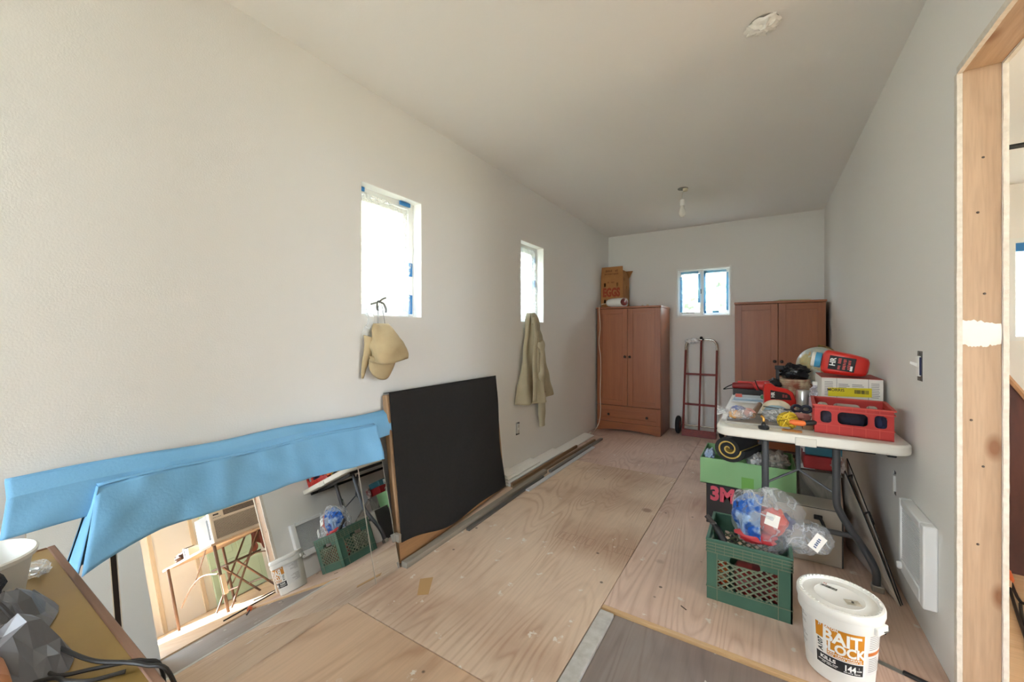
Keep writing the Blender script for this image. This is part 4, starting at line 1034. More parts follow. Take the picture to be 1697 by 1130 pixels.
# ---------------------------------------------------------------- things at the back of the table
CREAM = mat('stained_cream_tin', (214, 200, 172), .5, var=(16, .25, (156, 84, 62)))
t = thing('paint_pail', 'stained cream and red paint pail on the table by the globe', 'pail', (.185, 3.62, TT))
B().lathe([(.088, 0), (.096, .01), (.102, .125), (.106, .128), (.106, .136), (.098, .138)], 28, c=(.185, 3.62, TT)).out('body', CREAM, t)
for z in (.085, .112): B().lathe([(.101, z), (.1055, z + .002), (.1055, z + .007), (.102, z + .009)], 28, c=(.185, 3.62, TT), cap=False).out('hoop', CREAM, t)
blob((.190, 3.62, TT + .185), (.092, .085, .060), 8, .35, 2.3, 28, 16).out('rubbish_bag', mat('black_bin_bag', (22, 23, 28), .22, bump=(26, .8, .02)), loc=(.19, 3.62, TT + .137), label='crumpled black plastic bag heaped on the paint pail', cat='bag')
t = thing('clamp', 'black bar clamp standing upright beside the paint pail', 'clamp', (.086, 3.55, TT))
B().box(.076, .098, 3.54, 3.556, TT, TT + .235).out('bar', BLKP, t, bevel=.003)
B().box(.070, .126, 3.535, 3.561, TT + .205, TT + .235).out('jaw', BLKP, t, bevel=.004)
blob((.062, 3.52, TT + .09), (.048, .035, .045), 4, .4, 3, 18, 10).out('grip', BLKP, t)
# red power tool
RT = mat('red_tool_housing', (196, 48, 48), .4); RD = mat('dark_red_tool', (140, 36, 36), .5)
t = thing('power_tool', 'red handheld power tool with black cord near the table edge', 'tool', (-.10, 3.52, TT))
TZ = TT + .05
b = B(); b.tube([(-.205, 3.52, TZ + .022), (-.19, 3.52, TZ + .022), (-.10, 3.52, TZ + .026), (-.05, 3.52, TZ + .028)], [.018, .026, .028, .022], 12); b.out('grip', RD, t)
b = B(); b.tube([(-.062, 3.51, TZ + .024), (-.05, 3.51, TZ + .030), (.035, 3.51, TZ + .032), (.052, 3.51, TZ + .028)], [.028, .038, .040, .026], 14); b.out('housing', RT, t)
B().box(-.17, -.02, 3.505, 3.535, TZ + .045, TZ + .058).out('handle', RT, t, bevel=.005)
B().box(-.20, .04, 3.49, 3.55, TT, TZ + .002).out('case', BLKP, t, bevel=.004)
B().tube(smooth_path([(-.20, 3.52, TZ + .03), (-.235, 3.50, TZ + .012), (-.262, 3.48, TZ - .008), (-.235, 3.49, TZ - .004), (-.20, 3.50, TZ)], 5), .004, 6).out('cord', RUB, t)
B().tube(smooth_path([(-.055, 3.47, TZ + .075), (-.045, 3.468, TZ + .045), (-.03, 3.466, TZ + .01), (-.01, 3.47, TZ)], 5), .004, 6).out('cord', RUB, t)
for k, (z, c, w_, lb) in enumerate(((TT, (206, 210, 212), .20, 'white packet at the bottom of the paper pile'), (TT + .012, (150, 176, 196), .185, 'pale blue packet in the middle of the paper pile'), (TT + .024, (190, 204, 214), .175, 'grey-blue packet on top of the paper pile'))):
    B(Matrix.Translation((-.085, 3.22, z)) @ Matrix.Rotation(.06 * (k - 1), 4, 'Z')).box(-w_ / 2, w_ / 2, -.07, .07, 0, .0115).out('paper_packet', mat('packet_%d' % k, c, .5), loc=(-.085, 3.22, z), bevel=.003, label=lb, cat='packet', group='packets on the table')
B().tube([(-.006, 3.13, TT + .048), (-.006, 3.19, TT + .048)], .0125, 12).out('battery_pack', mat('green_tube', (58, 130, 78), .4), loc=(-.006, 3.16, TT + .0365), label='small green tube lying on the paper packets', cat='tube')
B().box(-.165, -.125, 3.140, 3.160, TT + .0365, TT + .058).out('matchbox', mat('red_white_box', (190, 86, 74), .5), loc=(-.145, 3.15, TT + .0365), bevel=.002, label='small red box on the paper packets', cat='box')

# second red jug, upright behind the cloths
t = thing('cleaner_jug', 'red plastic jug with black label behind the dust mask', 'jug', (.085, 3.10, TT))
xf = frame_at((.085, 3.10, TT), (1, .12, 0), (0, 0, 1))
plate([(-.085, 0), (.082, 0), (.088, .045), (.070, .098), (.040, .118), (-.020, .128), (-.045, .150), (-.080, .150), (-.085, .12)], [], xf @ Matrix.Translation((0, 0, .03)), .060, 'body', JUG, t, bevel=.006)
lab = B(xf).prism([(-.052, .050), (.062, .050), (.052, .082), (.034, .094), (-.052, .108)], .0298, .0316).out('label', mat('black_label2', (30, 22, 22), .4), t, smooth=False)
text('HR', .026, OUTW, lab, xf @ Matrix.Translation((-.038, .078, .0320)) @ Matrix.Rotation(PI / 2, 4, 'Z'), bold=.001)
marks(4, .060, .022, mat('dull_red_print', (150, 66, 64), .5), lab, xf @ Matrix.Translation((.012, .074, .0318)), 31)
# jar, bottle
t = thing('steel_canister', 'shiny silver canister standing beside the water bottle', 'canister', (.215, 3.05, TT))
B().lathe([(.034, 0), (.036, .004), (.036, .115), (.032, .122), (.010, .126)], 26, c=(.207, 3.05, TT)).out('body', mat('brushed_steel', (196, 196, 194), .28, .9), t)
t = thing('water_bottle', 'clear plastic water bottle with white cap beside the carton', 'bottle', (.258, 3.0, TT))
B().lathe([(.030, 0), (.031, .01), (.029, .05), (.031, .06), (.029, .09), (.031, .11), (.026, .14), (.013, .155), (.012, .165)], 24, c=(.262, 3.0, TT)).out('body', film('pet_plastic', (214, 210, 220), .45, .08, (20, .3, .01)), t)
B().lathe([(.0145, .163), (.0145, .182), (.012, .184)], 18, c=(.262, 3.0, TT)).out('cap', OUTW, t)
B().lathe([(.0305, .03), (.0312, .034), (.0312, .085), (.0305, .09)], 24, c=(.262, 3.0, TT), cap=False).out('label', mat('pale_pink_label', (206, 178, 190), .5), t)

# ---------------------------------------------------------------- front clutter
t = thing('baking_tray', 'flat grey tray lying at the front edge of the table', 'tray', (-.05, 2.55, TT))
b = B(); x0, x1, y0, y1 = -.172, .110, 2.385, 2.70
b.box(x0, x1, y0, y1, TT, TT + .004); 
for a in ((x0, x1, y0, y0 + .006), (x0, x1, y1 - .006, y1), (x0, x0 + .006, y0 + .006, y1 - .006), (x1 - .006, x1, y0 + .006, y1 - .006)): b.box(*a, TT + .004, TT + .012)
bmesh.ops.remove_doubles(b.bm, verts=b.bm.verts, dist=1e-5); b.out('pan', mat('grey_tray', (150, 144, 136), .4, .3, var=(20, .5, (176, 170, 160))), t, smooth=False)
t = thing('bread_bag', 'clear plastic bag of bread rolls with twisted end', 'bag', (-.115, 2.52, TT + .005))
blob((-.115, 2.50, TT + .040), (.062, .070, .034), 2, .25, 3, 26, 14).out('film', film('clear_bag_film', (236, 238, 242), .35, .08, (14, .8, .02)), t)
blob((-.128, 2.475, TT + .034), (.034, .034, .024), 3, .15, 2, 18, 12).out('bread_roll', mat('golden_bread', (206, 150, 84), .7, var=(20, .5, (224, 180, 118))), t)
blob((-.070, 2.535, TT + .038), (.034, .036, .026), 6, .15, 2, 18, 12).out('bread_roll', mat('pink_packet', (220, 170, 160), .6), t)
blob((-.120, 2.560, TT + .050), (.036, .018, .018), 7, .2, 2, 16, 10).out('blue_wrap', mat('blue_wrap', (44, 82, 172), .4), t)
def tail(u, v):
    a = 2 * PI * u; r = .012 + .035 * v; return (-.165 - .055 * v, 2.54 + r * math.cos(a) * (1 + .3 * math.sin(5 * a)), TT + .040 + r * .6 * math.sin(a))
B().grid(22, 8, tail, closed=True).out('twisted_end', film('clear_bag_film2', (240, 242, 246), .4, .1, (20, .8, .02)), t)
B().tube([(-.050, 2.50, TT + .030), (-.040, 2.60, TT + .040), (-.020, 2.78, TT + .052)], .014, 12).out('rolling_dowel', wood('dowel_wood', (128, 96, 70), (150, 116, 86), 'Y', 1, .6), loc=(-.04, 2.62, TT + .012), label='brown wooden dowel slanting across the tray', cat='dowel')
t = thing('brass_valve', 'brass fitting with round black base at the table edge', 'valve', (0, 2.335, TT))
B().lathe([(.022, 0), (.024, .003), (.024, .013), (.021, .016)], 20, c=(0, 2.335, TT)).out('base', BLKP, t)
B().lathe([(.010, .016), (.010, .028), (.006, .030), (.006, .038)], 14, c=(0, 2.335, TT)).out('collar', BLKP, t)
B().tube([(0, 2.335, TT + .034), (0, 2.335, TT + .052), (-.003, 2.337, TT + .058), (-.010, 2.342, TT + .062)], .006, 10).out('brass_elbow', mat('brass', (196, 150, 78), .3, .9), t)
t = thing('twine_ball', 'ball of yellow twine stuck with orange-handled scissors', 'twine', (.10, 2.41, TT))
blob((.100, 2.412, TT + .040), (.044, .036, .040), 1, .12, 4, 24, 14).out('core', mat('yellow_twine', (206, 172, 30), .7, bump=(60, .9, .02)), t)
rnd = random.Random(11)
for k in range(9):
    ax = Vector((rnd.uniform(-1, 1), rnd.uniform(-1, 1), rnd.uniform(-1, 1))).normalized(); e1 = ax.orthogonal().normalized(); e2 = ax.cross(e1); c0 = Vector((.100, 2.412, TT + .041)) + ax * .008
    B().tube([c0 + (e1 * math.cos(a) * .043 + e2 * math.sin(a) * .041) for a in [j * 2 * PI / 22 for j in range(22)]], .0032, 5, closed=True).out('strand', mat('twine_%d' % k, ((218, 186, 40), (150, 124, 26), (228, 200, 70))[k % 3], .7), t)
b = B(); b.tube([(.108, 2.372, TT + .042), (.125, 2.368, TT + .041), (.160, 2.372, TT + .040), (.172, 2.376, TT + .041)], [.009, .014, .014, .008], 12)
b.out('orange_handle', mat('orange_handle', (232, 118, 56), .45), t)
B().tube([(.168, 2.376, TT + .041), (.195, 2.385, TT + .044), (.210, 2.395, TT + .046)], [.011, .013, .010], 10).out('black_grip', BLKP, t)
B().box(.162, .204, 2.425, 2.465, TT, TT + .042).out('wood_block', wood('block_wood', (120, 92, 62), (142, 112, 80), 'Z', 3, .7), loc=(.183, 2.445, TT), bevel=.002, label='small brown wooden block between twine and red crate', cat='block')
B().box(.075, .155, 2.335, 2.372, TT, TT + .006).out('sandpaper', mat('amber_plastic', (178, 120, 60), .35), loc=(.115, 2.353, TT), bevel=.002, label='flat amber plastic piece under the yellow twine', cat='scrap')
t = thing('dust_mask', 'white and pale blue dust mask lying in front of the red jug', 'mask', (.06, 2.85, TT))
def cap_(u, v):
    a = PI * u; r = .075 * math.cos(v * PI / 2 * .95); return (.065 + r * math.cos(a) * 1.0, 2.86 - r * math.sin(a) * .7, TT + .012 + .062 * math.sin(v * PI / 2) + .006 * math.sin(6 * a) * (1 - v))
B().grid(22, 10, cap_).out('shell', mat('cream_mask', (226, 214, 192), .8), t, solid=.004)
def inner(u, v):
    a = PI * u; r = .060 * math.cos(v * PI / 2 * .9); return (.060 + r * math.cos(a), 2.795 - r * math.sin(a) * .5, TT + .006 + .044 * math.sin(v * PI / 2))
B().grid(18, 8, inner).out('filter', mat('pale_blue_filter', (156, 184, 200), .8), t, solid=.004)
B().tube(smooth_path([(.0, 2.80, TT + .04), (.03, 2.755, TT + .045), (.09, 2.755, TT + .040), (.13, 2.80, TT + .034)], 5), .003, 6).out('strap', mat('grey_strap', (96, 92, 88), .7), t)
t = thing('clear_bag', 'crumpled clear plastic bag behind the yellow twine', 'bag', (.07, 2.58, TT + .005))
blob((.065, 2.56, TT + .034), (.072, .080, .032), 12, .4, 2.6, 30, 16).out('film', film('clear_bag_film3', (226, 226, 226), .55, .12, (14, .9, .02)), t)
t = thing('safety_goggles', 'dark navy goggles lying beside the water bottle', 'goggles', (.185, 2.82, TT))
for x in (.160, .205): B().tube([(x + .022 * math.cos(a), 2.82, TT + .040 + .018 * math.sin(a)) for a in [k * 2 * PI / 16 for k in range(16)]], .008, 8, closed=True).out('lens_frame', mat('navy_rubber', (34, 38, 58), .5), t)
B().tube([(.178, 2.82, TT + .040), (.188, 2.815, TT + .046)], .007, 8).out('bridge', mat('navy_rubber2', (34, 38, 58), .5), t)
blob((.175, 2.68, TT + .020), (.042, .040, .020), 14, .3, 3, 18, 10).out('rag', mat('pink_rag', (206, 150, 146), .9), loc=(.175, 2.68, TT), label='small pinkish rag tucked against the red crate', cat='rag')
# ---------------------------------------------------------------- green milk crate
GC_ = mat('green_crate_plastic', (62, 100, 84), .55, var=(9, .5, (70, 110, 92))); GE = mat('dusty_crate_lattice', (116, 126, 104), .6)
t = thing('milk_crate', 'dark green lattice-sided milk crate full of bagged supplies', 'crate', (-.06, 2.2, 0))
gx0, gx1, gy0, gy1, gh = -.222, .102, 2.035, 2.360, .272
def crate_side(p, d, Ln):
    xf = frame_at((p[0], p[1], 0), d, (0, 0, 1))
    wx0, wx1, wz0, wz1 = .045, Ln - .052, .062, .190
    hole = [(wx0, wz0), (wx1, wz0), (wx1, wz1), (wx0, wz1)]
    hand = rrect(Ln / 2 - .012, .198, .120, .036, .018, 6)
    # window merged with the hand slot above it
    hx0, hx1 = Ln / 2 - .070, Ln / 2 + .048
    hole = [(wx0, wz0), (wx1, wz0), (wx1, wz1), (hx1, wz1)] + [(hx1 - .018 + .018 * math.cos(a), .200 + .018 * math.sin(a)) for a in [0, .5, 1.0, 1.5]] + [(hx0 + .018 - .018 * math.cos(a), .200 + .018 * math.sin(a)) for a in [1.5, 1.0, .5, 0]] + [(hx0, wz1), (wx0, wz1)]
    sd = plate([(0, 0), (Ln, 0), (Ln, gh), (0, gh)], [hole], xf, .006, 'side', GC_, t, smooth=False)
    b = B(xf); n = 9; s = (wx1 - wx0) / 7.0
    def clip(xa, za, xb, zb):
        pts = []
        for k in range(0, 61):
            x = xa + (xb - xa) * k / 60; z = za + (zb - za) * k / 60
            inside = wx0 - .001 <= x <= wx1 + .001 and wz0 - .001 <= z <= wz1 + .001
            if inside and not (hx0 < x < hx1 and z > wz1 - .012): pts.append((x, z))
        return (pts[0], pts[-1]) if len(pts) > 3 else None
    Hh = wz1 - wz0
    for k in range(-6, 11):
        for sg in (1, -1):
            xa = wx0 + k * .037; r = clip(xa, wz0, xa + Hh * 1.35, wz1) if sg > 0 else clip(xa, wz1, xa + Hh * 1.35, wz0)
            if r:
                (x0, z0), (x1, z1) = r; dd = Vector((x1 - x0, z1 - z0)).normalized(); w_ = Vector((-dd.y, dd.x)) * .0032; e = .001 if sg > 0 else .0
                b.quadbox([(x0 - w_.x, z0 - w_.y, -.005 + e), (x1 - w_.x, z1 - w_.y, -.005 + e), (x1 + w_.x, z1 + w_.y, -.005 + e), (x0 + w_.x, z0 + w_.y, -.005 + e)], [(x0 - w_.x, z0 - w_.y, .0008 + e), (x1 - w_.x, z1 - w_.y, .0008 + e), (x1 + w_.x, z1 + w_.y, .0008 + e), (x0 + w_.x, z0 + w_.y, .0008 + e)])
    b.out('lattice', GE, sd, smooth=False, kind='stuff')
    b = B(xf)
    for z in (.216, .230, .244, .258): b.box(-.001, Ln + .001, z, z + .003, 0, .004)
    for k in range(1, 9): b.box(Ln * k / 9 - .001, Ln * k / 9 + .001, .214, .262, 0, .003)
    b.box(-.002, Ln + .002, .055, .058, 0, .003); b.box(wx0 - .004, wx0 - .001, .0, .215, 0, .003); b.box(wx1 + .001, wx1 + .004, 0, .215, 0, .003)
    b.box(hx0 - .003, hx1 + .003, wz1 - .013, wz1 - .008, -.004, .003)
    b.out('ribs', GE, sd, smooth=False, kind='stuff')
    b = B(xf); b.box(-.003, Ln + .003, gh - .004, gh + .003, -.010, .004); b.out('rim', GC_, sd, bevel=.002)
crate_side((gx0, gy0), (1, 0, 0), gx1 - gx0); crate_side((gx1, gy0), (0, 1, 0), gy1 - gy0)
crate_side((gx1, gy1), (-1, 0, 0), gx1 - gx0); crate_side((gx0, gy1), (0, -1, 0), gy1 - gy0)
B().box(gx0 + .006, gx1 - .006, gy0 + .006, gy1 - .006, .001, .010).out('bottom', GC_, t, smooth=False)
# contents
MAROON = mat('maroon_plastic', (128, 34, 30), .35, coat=.2)
t2 = thing('maroon_canister', 'maroon plastic canister lying inside the green milk crate', 'canister', (-.02, 2.12, .01))
B(frame_at((-.115, 2.125, .085), (0, 1, 0), (0, 0, 1))).lathe([(.050, 0), (.070, .010), (.074, .03), (.074, .16), (.070, .185), (.045, .195)], 26).out('body', MAROON, t2)
B(frame_at((-.115, 2.125, .085), (0, 1, 0), (0, 0, 1))).lathe([(.0745, .07), (.0752, .072), (.0752, .13), (.0745, .132)], 26, cap=False).out('label', mat('wine_label', (96, 24, 26), .5), t2)
rnd = random.Random(2)
for k in range(6):
    x, z = -.186 + .018 * (k % 2) + .006, .030 + .026 * (k // 2) + .052 * (k // 6)
    z = .040 + .027 * k
    blob((-.172 + .012 * (k % 2), 2.095, z), (.026, .032, .016), k, .2, 2, 14, 8).out('snack_packet', mat('packet_print_%d' % k, ((206, 62, 34), (224, 120, 40), (208, 120, 110))[k % 3], .3, var=(40, .4, ((230, 160, 90), (170, 34, 28), (226, 190, 150))[k % 3])), loc=(-.172, 2.095, z - .016), label='%s small glossy packet in the pile inside the green crate' % ('lowest', 'second lowest', 'third from the bottom', 'third from the top', 'second from the top', 'topmost')[k], cat='packet', group='packets in the green crate')
t2 = thing('caulk_gun', 'black handled tool poking out of the green crate', 'tool', (-.17, 2.10, .2))
B().tube(smooth_path([(-.150, 2.085, .225), (-.166, 2.10, .265), (-.195, 2.12, .302), (-.212, 2.13, .318)], 4), [.017] * 4 + [.016] * 4 + [.011] * 4 + [.009], 10).out('grip', BLKP, t2)
B().tube([(-.204, 2.125, .311), (-.235, 2.135, .338)], .012, 10).out('tip', mat('dark_brown_tip', (58, 50, 46), .6), t2)
B().lathe([(.0135, -.002), (.0135, .003)], 12, c=(-.203, 2.125, .311)).out('collar_ring', STEEL, t2)
# big clear bag
t2 = thing('plastic_bag', 'big clear and blue plastic bag of packages bulging from green crate', 'bag', (-.02, 2.22, .2))
blob((.012, 2.215, .350), (.142, .112, .142), 21, .22, 1.8, 40, 24).out('film', film('clear_heavy_film', (226, 230, 236), .26, .07, (7, .9, .03)), t2)
blob((.155, 2.225, .300), (.105, .075, .070), 23, .30, 2.0, 34, 18).out('film_lobe', film('clear_heavy_film2', (224, 228, 234), .30, .07, (8, .9, .03)), t2)
def bluewrap(u, v):
    a = -3.05 + 1.30 * u; ph = -.60 + 1.65 * v; k = 1 + .10 * noise.noise(Vector((u * 4, v * 4, 6)))
    return (.012 + .141 * k * math.cos(ph) * math.cos(a), 2.215 + .118 * k * math.cos(ph) * math.sin(a), .350 + .142 * k * math.sin(ph))
B().grid(22, 22, bluewrap).out('blue_print', film('blue_printed_film', (46, 108, 206), .85, .15, (16, .8, .03), var=(22, .08, (176, 206, 240))), t2, solid=.001)
blob((.028, 2.155, .372), (.062, .035, .060), 25, .28, 2.2, 22, 14).out('orange_package', mat('orange_red_pack', (214, 74, 40), .35, var=(16, .3, (190, 44, 36))), t2)
blob((-.030, 2.150, .285), (.080, .040, .030), 26, .25, 2.2, 22, 12).out('red_package', mat('red_pack', (190, 50, 56), .4), t2)
blob((.080, 2.20, .360), (.040, .035, .035), 27, .3, 2.2, 18, 12).out('navy_package', mat('navy_pack', (52, 66, 112), .4), t2)
B(frame_at((.032, 2.106, .392), (1, .05, -.25), (.22, .30, 1))).box(-.026, .026, -.026, .026, 0, .0012).out('white_tag', OUTW, t2, smooth=False)
B(frame_at((.195, 2.150, .318), (.75, .1, -.55), (.45, .3, .75))).box(-.022, .022, -.034, .034, 0, .0012).out('white_label', OUTW, t2, smooth=False)
marks(5, .046, .014, mat('blue_ink', (70, 92, 130), .5), t2, frame_at((.195, 2.148, .318), (.45, .3, .75), (-.75, -.1, .55)), 41)

# ---------------------------------------------------------------- boxes under the table
BK3 = mat('black_carton', (44, 40, 40), .6); CRM = mat('cream_carton', (222, 214, 196), .6); PNK = mat('pink_red_print', (214, 84, 104), .6)
t = thing('cardboard_carton', 'black and cream printed carton under the green box', 'box', (-.08, 3.03, 0))
B().box(-.312, .150, 2.850, 3.22, .0, .262).out('body', CRM, t, bevel=.002)
B().box(-.313, -.105, 2.8485, 2.853, .001, .261).out('black_panel', BK3, t, smooth=False)
B().box(-.3145, -.3115, 2.850, 3.22, .001, .261).out('side_panel', mat('brown_card_side', (184, 146, 104), .7), t, smooth=False)
F3 = lambda x, z: frame_at((x, 2.8478, z), (1, 0, 0), (0, 0, 1))
text('3M', .118, PNK, t, F3(-.222, .190), bold=.006, sx=.92)
text('Ov', .062, BLKI, t, F3(-.083, .205), align='LEFT', bold=.0008)
text('P', .062, BLKI, t, F3(-.083, .150), align='LEFT', bold=.0008)
GB = mat('mint_green_carton', (140, 184, 132), .6, var=(4, .5, (128, 174, 120)))
t = thing('green_box', 'open mint green box holding a rolled mat, on the printed carton', 'box', (-.09, 3.0, .262))
b0, b1, c0, c1, z0, z1 = -.345, .160, 2.815, 3.205, .2625, .425
for k, (a, nm) in enumerate((((b0, b1, c0, c0 + .005, z0, z1), 'front_side'), ((b0, b1, c1 - .005, c1, z0, z1), 'rear_side'), ((b0, b0 + .005, c0 + .005, c1 - .005, z0, z1), 'end_side'), ((b1 - .005, b1, c0 + .005, c1 - .005, z0, z1), 'end_side'), ((b0, b1, c0, c1, z0, z0 + .004), 'bottom'))):
    B().box(*a).out(nm, GB, t, smooth=False)
B().box(-.115, -.050, c0 - .001, c0 + .001, z0, z0 + .075).out('sticker', mat('leaf_green_sticker', (110, 164, 76), .5), t, smooth=False)
EVA = mat('black_foam', (40, 40, 41), .85); YF = mat('yellow_fabric', (204, 172, 92), .8)
t = thing('rolled_mat', 'black and yellow rolled foam mat sticking out of the green box', 'rolled mat', (-.18, 2.95, .32))
def spiral(r0, r1, turns, th, ph0=0):
    n = int(turns * 26); o = []
    for k in range(n + 1):
        a = ph0 + 2 * PI * turns * k / n; r = r0 + (r1 - r0) * k / n; o.append((r * math.cos(a), r * math.sin(a) * .88))
    i_ = []
    for k in range(n, -1, -1):
        a = ph0 + 2 * PI * turns * k / n; r = r0 + (r1 - r0) * k / n - th; i_.append((max(r, .001) * math.cos(a), max(r, .001) * math.sin(a) * .88))
    return o, i_
RX = frame_at((-.185, 2.800, .505), (.93, -.36, 0), (0, 0, 1))
for nm, m_, off, th in (('foam_layer', EVA, 0.0, .022), ('yellow_lining', YF, -.0225, .009)):
    o, i_ = spiral(.030 + off, .100 + off, 2.0, th); b = B(RX); n = len(o)
    ra = [b.v((x, y, 0)) for x, y in o]; rb = [b.v((x, y, 0)) for x, y in i_[::-1]]
    sa = [b.v((x, y, -.26)) for x, y in o]; s_b = [b.v((x, y, -.26)) for x, y in i_[::-1]]
    for k in range(n - 1):
        b.face([ra[k], ra[k + 1], rb[k + 1], rb[k]]); b.face([sa[k], sa[k + 1], s_b[k + 1], s_b[k]]); b.face([ra[k], ra[k + 1], sa[k + 1], sa[k]]); b.face([rb[k], rb[k + 1], s_b[k + 1], s_b[k]])
    b.face([ra[0], rb[0], s_b[0], sa[0]]); b.face([ra[-1], rb[-1], s_b[-1], sa[-1]]); b.out(nm, m_, t)
for c, r, col, sd_, lb in (((-.045, 2.93, .425), (.045, .080, .045), (190, 188, 186), 31, 'crumpled grey plastic film in the green box beside the rolled mat'), ((.070, 2.97, .430), (.058, .090, .050), (150, 140, 128), 32, 'crumpled brown and white paper in the green box'), ((-.300, 2.93, .420), (.030, .060, .030), (150, 168, 196), 33, 'pale blue cloth tucked in the corner of the green box')):
    blob(c, r, sd_, .45, 2.8, 28, 16).out('crumpled_wrap', mat('wrap_%d' % sd_, col, .3, var=(14, .4, tuple(min(255, v + 50) for v in col)), bump=(30, .9, .02)), loc=(c[0], c[1], z0 + .004), label=lb, cat='wrapping', group='wrappings in the green box')
t = thing('slotted_basket', 'white slotted plastic basket standing behind the table brace', 'basket', (.20, 3.06, .425))
xf = frame_at((.170, 2.99, .40), (1, 0, 0), (0, 0, 1))
plate(rrect(.045, .075, .09, .15, .02), [rrect(.022, .075, .018, .095, .008), rrect(.050, .075, .018, .095, .008), rrect(.074, .075, .012, .095, .005)], xf, .006, 'front', OUTW, t)
plate(rrect(.045, .075, .09, .15, .02), [], xf @ Matrix.Translation((0, 0, -.10)), .006, 'rear', OUTW, t)
B(xf).box(0, .09, 0, .006, -.10, -.006).out('base', OUTW, t, smooth=False)
# metal-edged case
CASE = mat('pale_grey_case', (186, 178, 166), .45, var=(3, .5, (174, 164, 150))); CDK = mat('charcoal_case_side', (62, 60, 60), .5)
t = thing('projector_case', 'pale grey case with black handle standing behind the green crate', 'case', (.20, 2.74, 0))
B().box(.050, .349, 2.652, 2.820, 0, .292).out('shell', CDK, t, bevel=.004)
B().box(.052, .342, 2.648, 2.653, .003, .289).out('front_panel', CASE, t, bevel=.003)
B().box(.051, .346, 2.654, 2.818, .2915, .295).out('top_panel', CASE, t, bevel=.001)
hd = smooth_path([(.246, 2.648, .245), (.256, 2.625, .238), (.266, 2.615, .205), (.266, 2.615, .150), (.262, 2.625, .115), (.246, 2.648, .105)], 4)
B().tube(hd, .008, 8).out('handle', BLKP, t)
for z in (.246, .104): B().box(.225, .262, 2.640, 2.650, z - .012, z + .012).out('handle_mount', BLKP, t, bevel=.003)
t = thing('storage_bin', 'smoky clear plastic storage bin on the floor behind the case', 'bin', (.30, 3.05, 0))
SMK = film('smoky_plastic', (150, 144, 134), .62, .15, (3, .2, .01))
b = B(); x0, x1, y0, y1, z1 = .170, .366, 2.870, 3.20, .425
for a in ((x0, x1, y0, y0 + .004), (x0, x1, y1 - .004, y1), (x0, x0 + .004, y0 + .004, y1 - .004), (x1 - .004, x1, y0 + .004, y1 - .004)): B().box(*a, .004, z1).out('side', SMK, t, smooth=False)
B().box(x0, x1, y0, y1, 0, .004).out('bottom', SMK, t, smooth=False)
b = B()
for a in ((x0 - .006, x1 + .006, y0 - .006, y0), (x0 - .006, x1 + .006, y1, y1 + .006)): B().box(*a, z1 - .012, z1).out('rim', SMK, t, smooth=False)
B().box(.182, .354, 2.885, 3.18, .006, .31).out('packed_bundle', mat('olive_grey_bundle', (116, 110, 100), .9, var=(20, .5, (140, 132, 118))), loc=(.28, 3.03, .006), bevel=.01, label='grey wicker-look bundle packed inside the smoky bin', cat='bundle')
B().box(.20, .385, 2.91, 3.12, .426, .500).out('red_box', mat('deep_red_box', (166, 36, 38), .45), loc=(.29, 3.0, .426), bevel=.004, label='deep red box on the storage bin under the table', cat='box')
B().box(.21, .38, 2.93, 3.11, .501, .560).out('teal_box', mat('teal_box', (52, 116, 134), .45), loc=(.29, 3.0, .501), bevel=.004, label='teal box on top of the red box under the table', cat='box')
blob((.355, 2.885, .47), (.030, .024, .050), 41, .5, 3, 18, 12).out('crumpled_foil', mat('dark_red_foil', (120, 60, 54), .3, var=(20, .3, (226, 220, 210))), loc=(.355, 2.885, .427), label='crumpled shiny wrapper beside the red box', cat='wrapper')
# flat canvas bag
CNV = mat('grey_beige_canvas', (214, 202, 190), .9, var=(6, .5, (198, 186, 174)), bump=(120, .3, .004)); PIP = mat('black_piping', (36, 34, 34), .7)
t = thing('canvas_bag', 'flat grey-beige canvas bag with black edging propped by the wall', 'bag', (.45, 2.75, 0))
tip, back, top, mid = Vector((.516, 2.425, .004)), Vector((.402, 2.95, .004)), Vector((.378, 3.0, .475)), Vector((.440, 2.73, .225))
def bagface(off):
    def fn(u, v):
        lo = tip.lerp(back, u); e = (1 - u) ** 2 * tip + 2 * u * (1 - u) * (mid + Vector((0, -.03, .06))) + u * u * top
        p = lo.lerp(e, v); k = .012 * noise.noise(Vector((u * 6, v * 5, off * 50))) * math.sin(PI * v) ; nrm = Vector((-.97, -.22, 0))
        return p + nrm * (k - off)
    return fn
B().grid(24, 14, bagface(.0)).out('front_panel', CNV, t, solid=.006)
B().grid(24, 14, bagface(-.0)).out('lining', CNV, t) if False else None
def bf2(u, v): return Vector(bagface(-.0)(u, v)) + Vector((.034 * (.25 + .75 * u), .012, .012 * u))
B().grid(24, 14, bf2).out('rear_panel', CNV, t, solid=.006)
for fn in (bagface(0), bf2):
    B().tube([fn(k / 24, 1.0) for k in range(25)], .003, 6).out('piping', PIP, t)
for u_, v_ in ((.86, .97), (.55, .97)):
    p = Vector(bagface(0)(u_, v_)); B().tube([p, p + Vector((.025, .01, .012)), p + Vector((.045, .02, -.05))], .006, 6).out('strap', PIP, t)

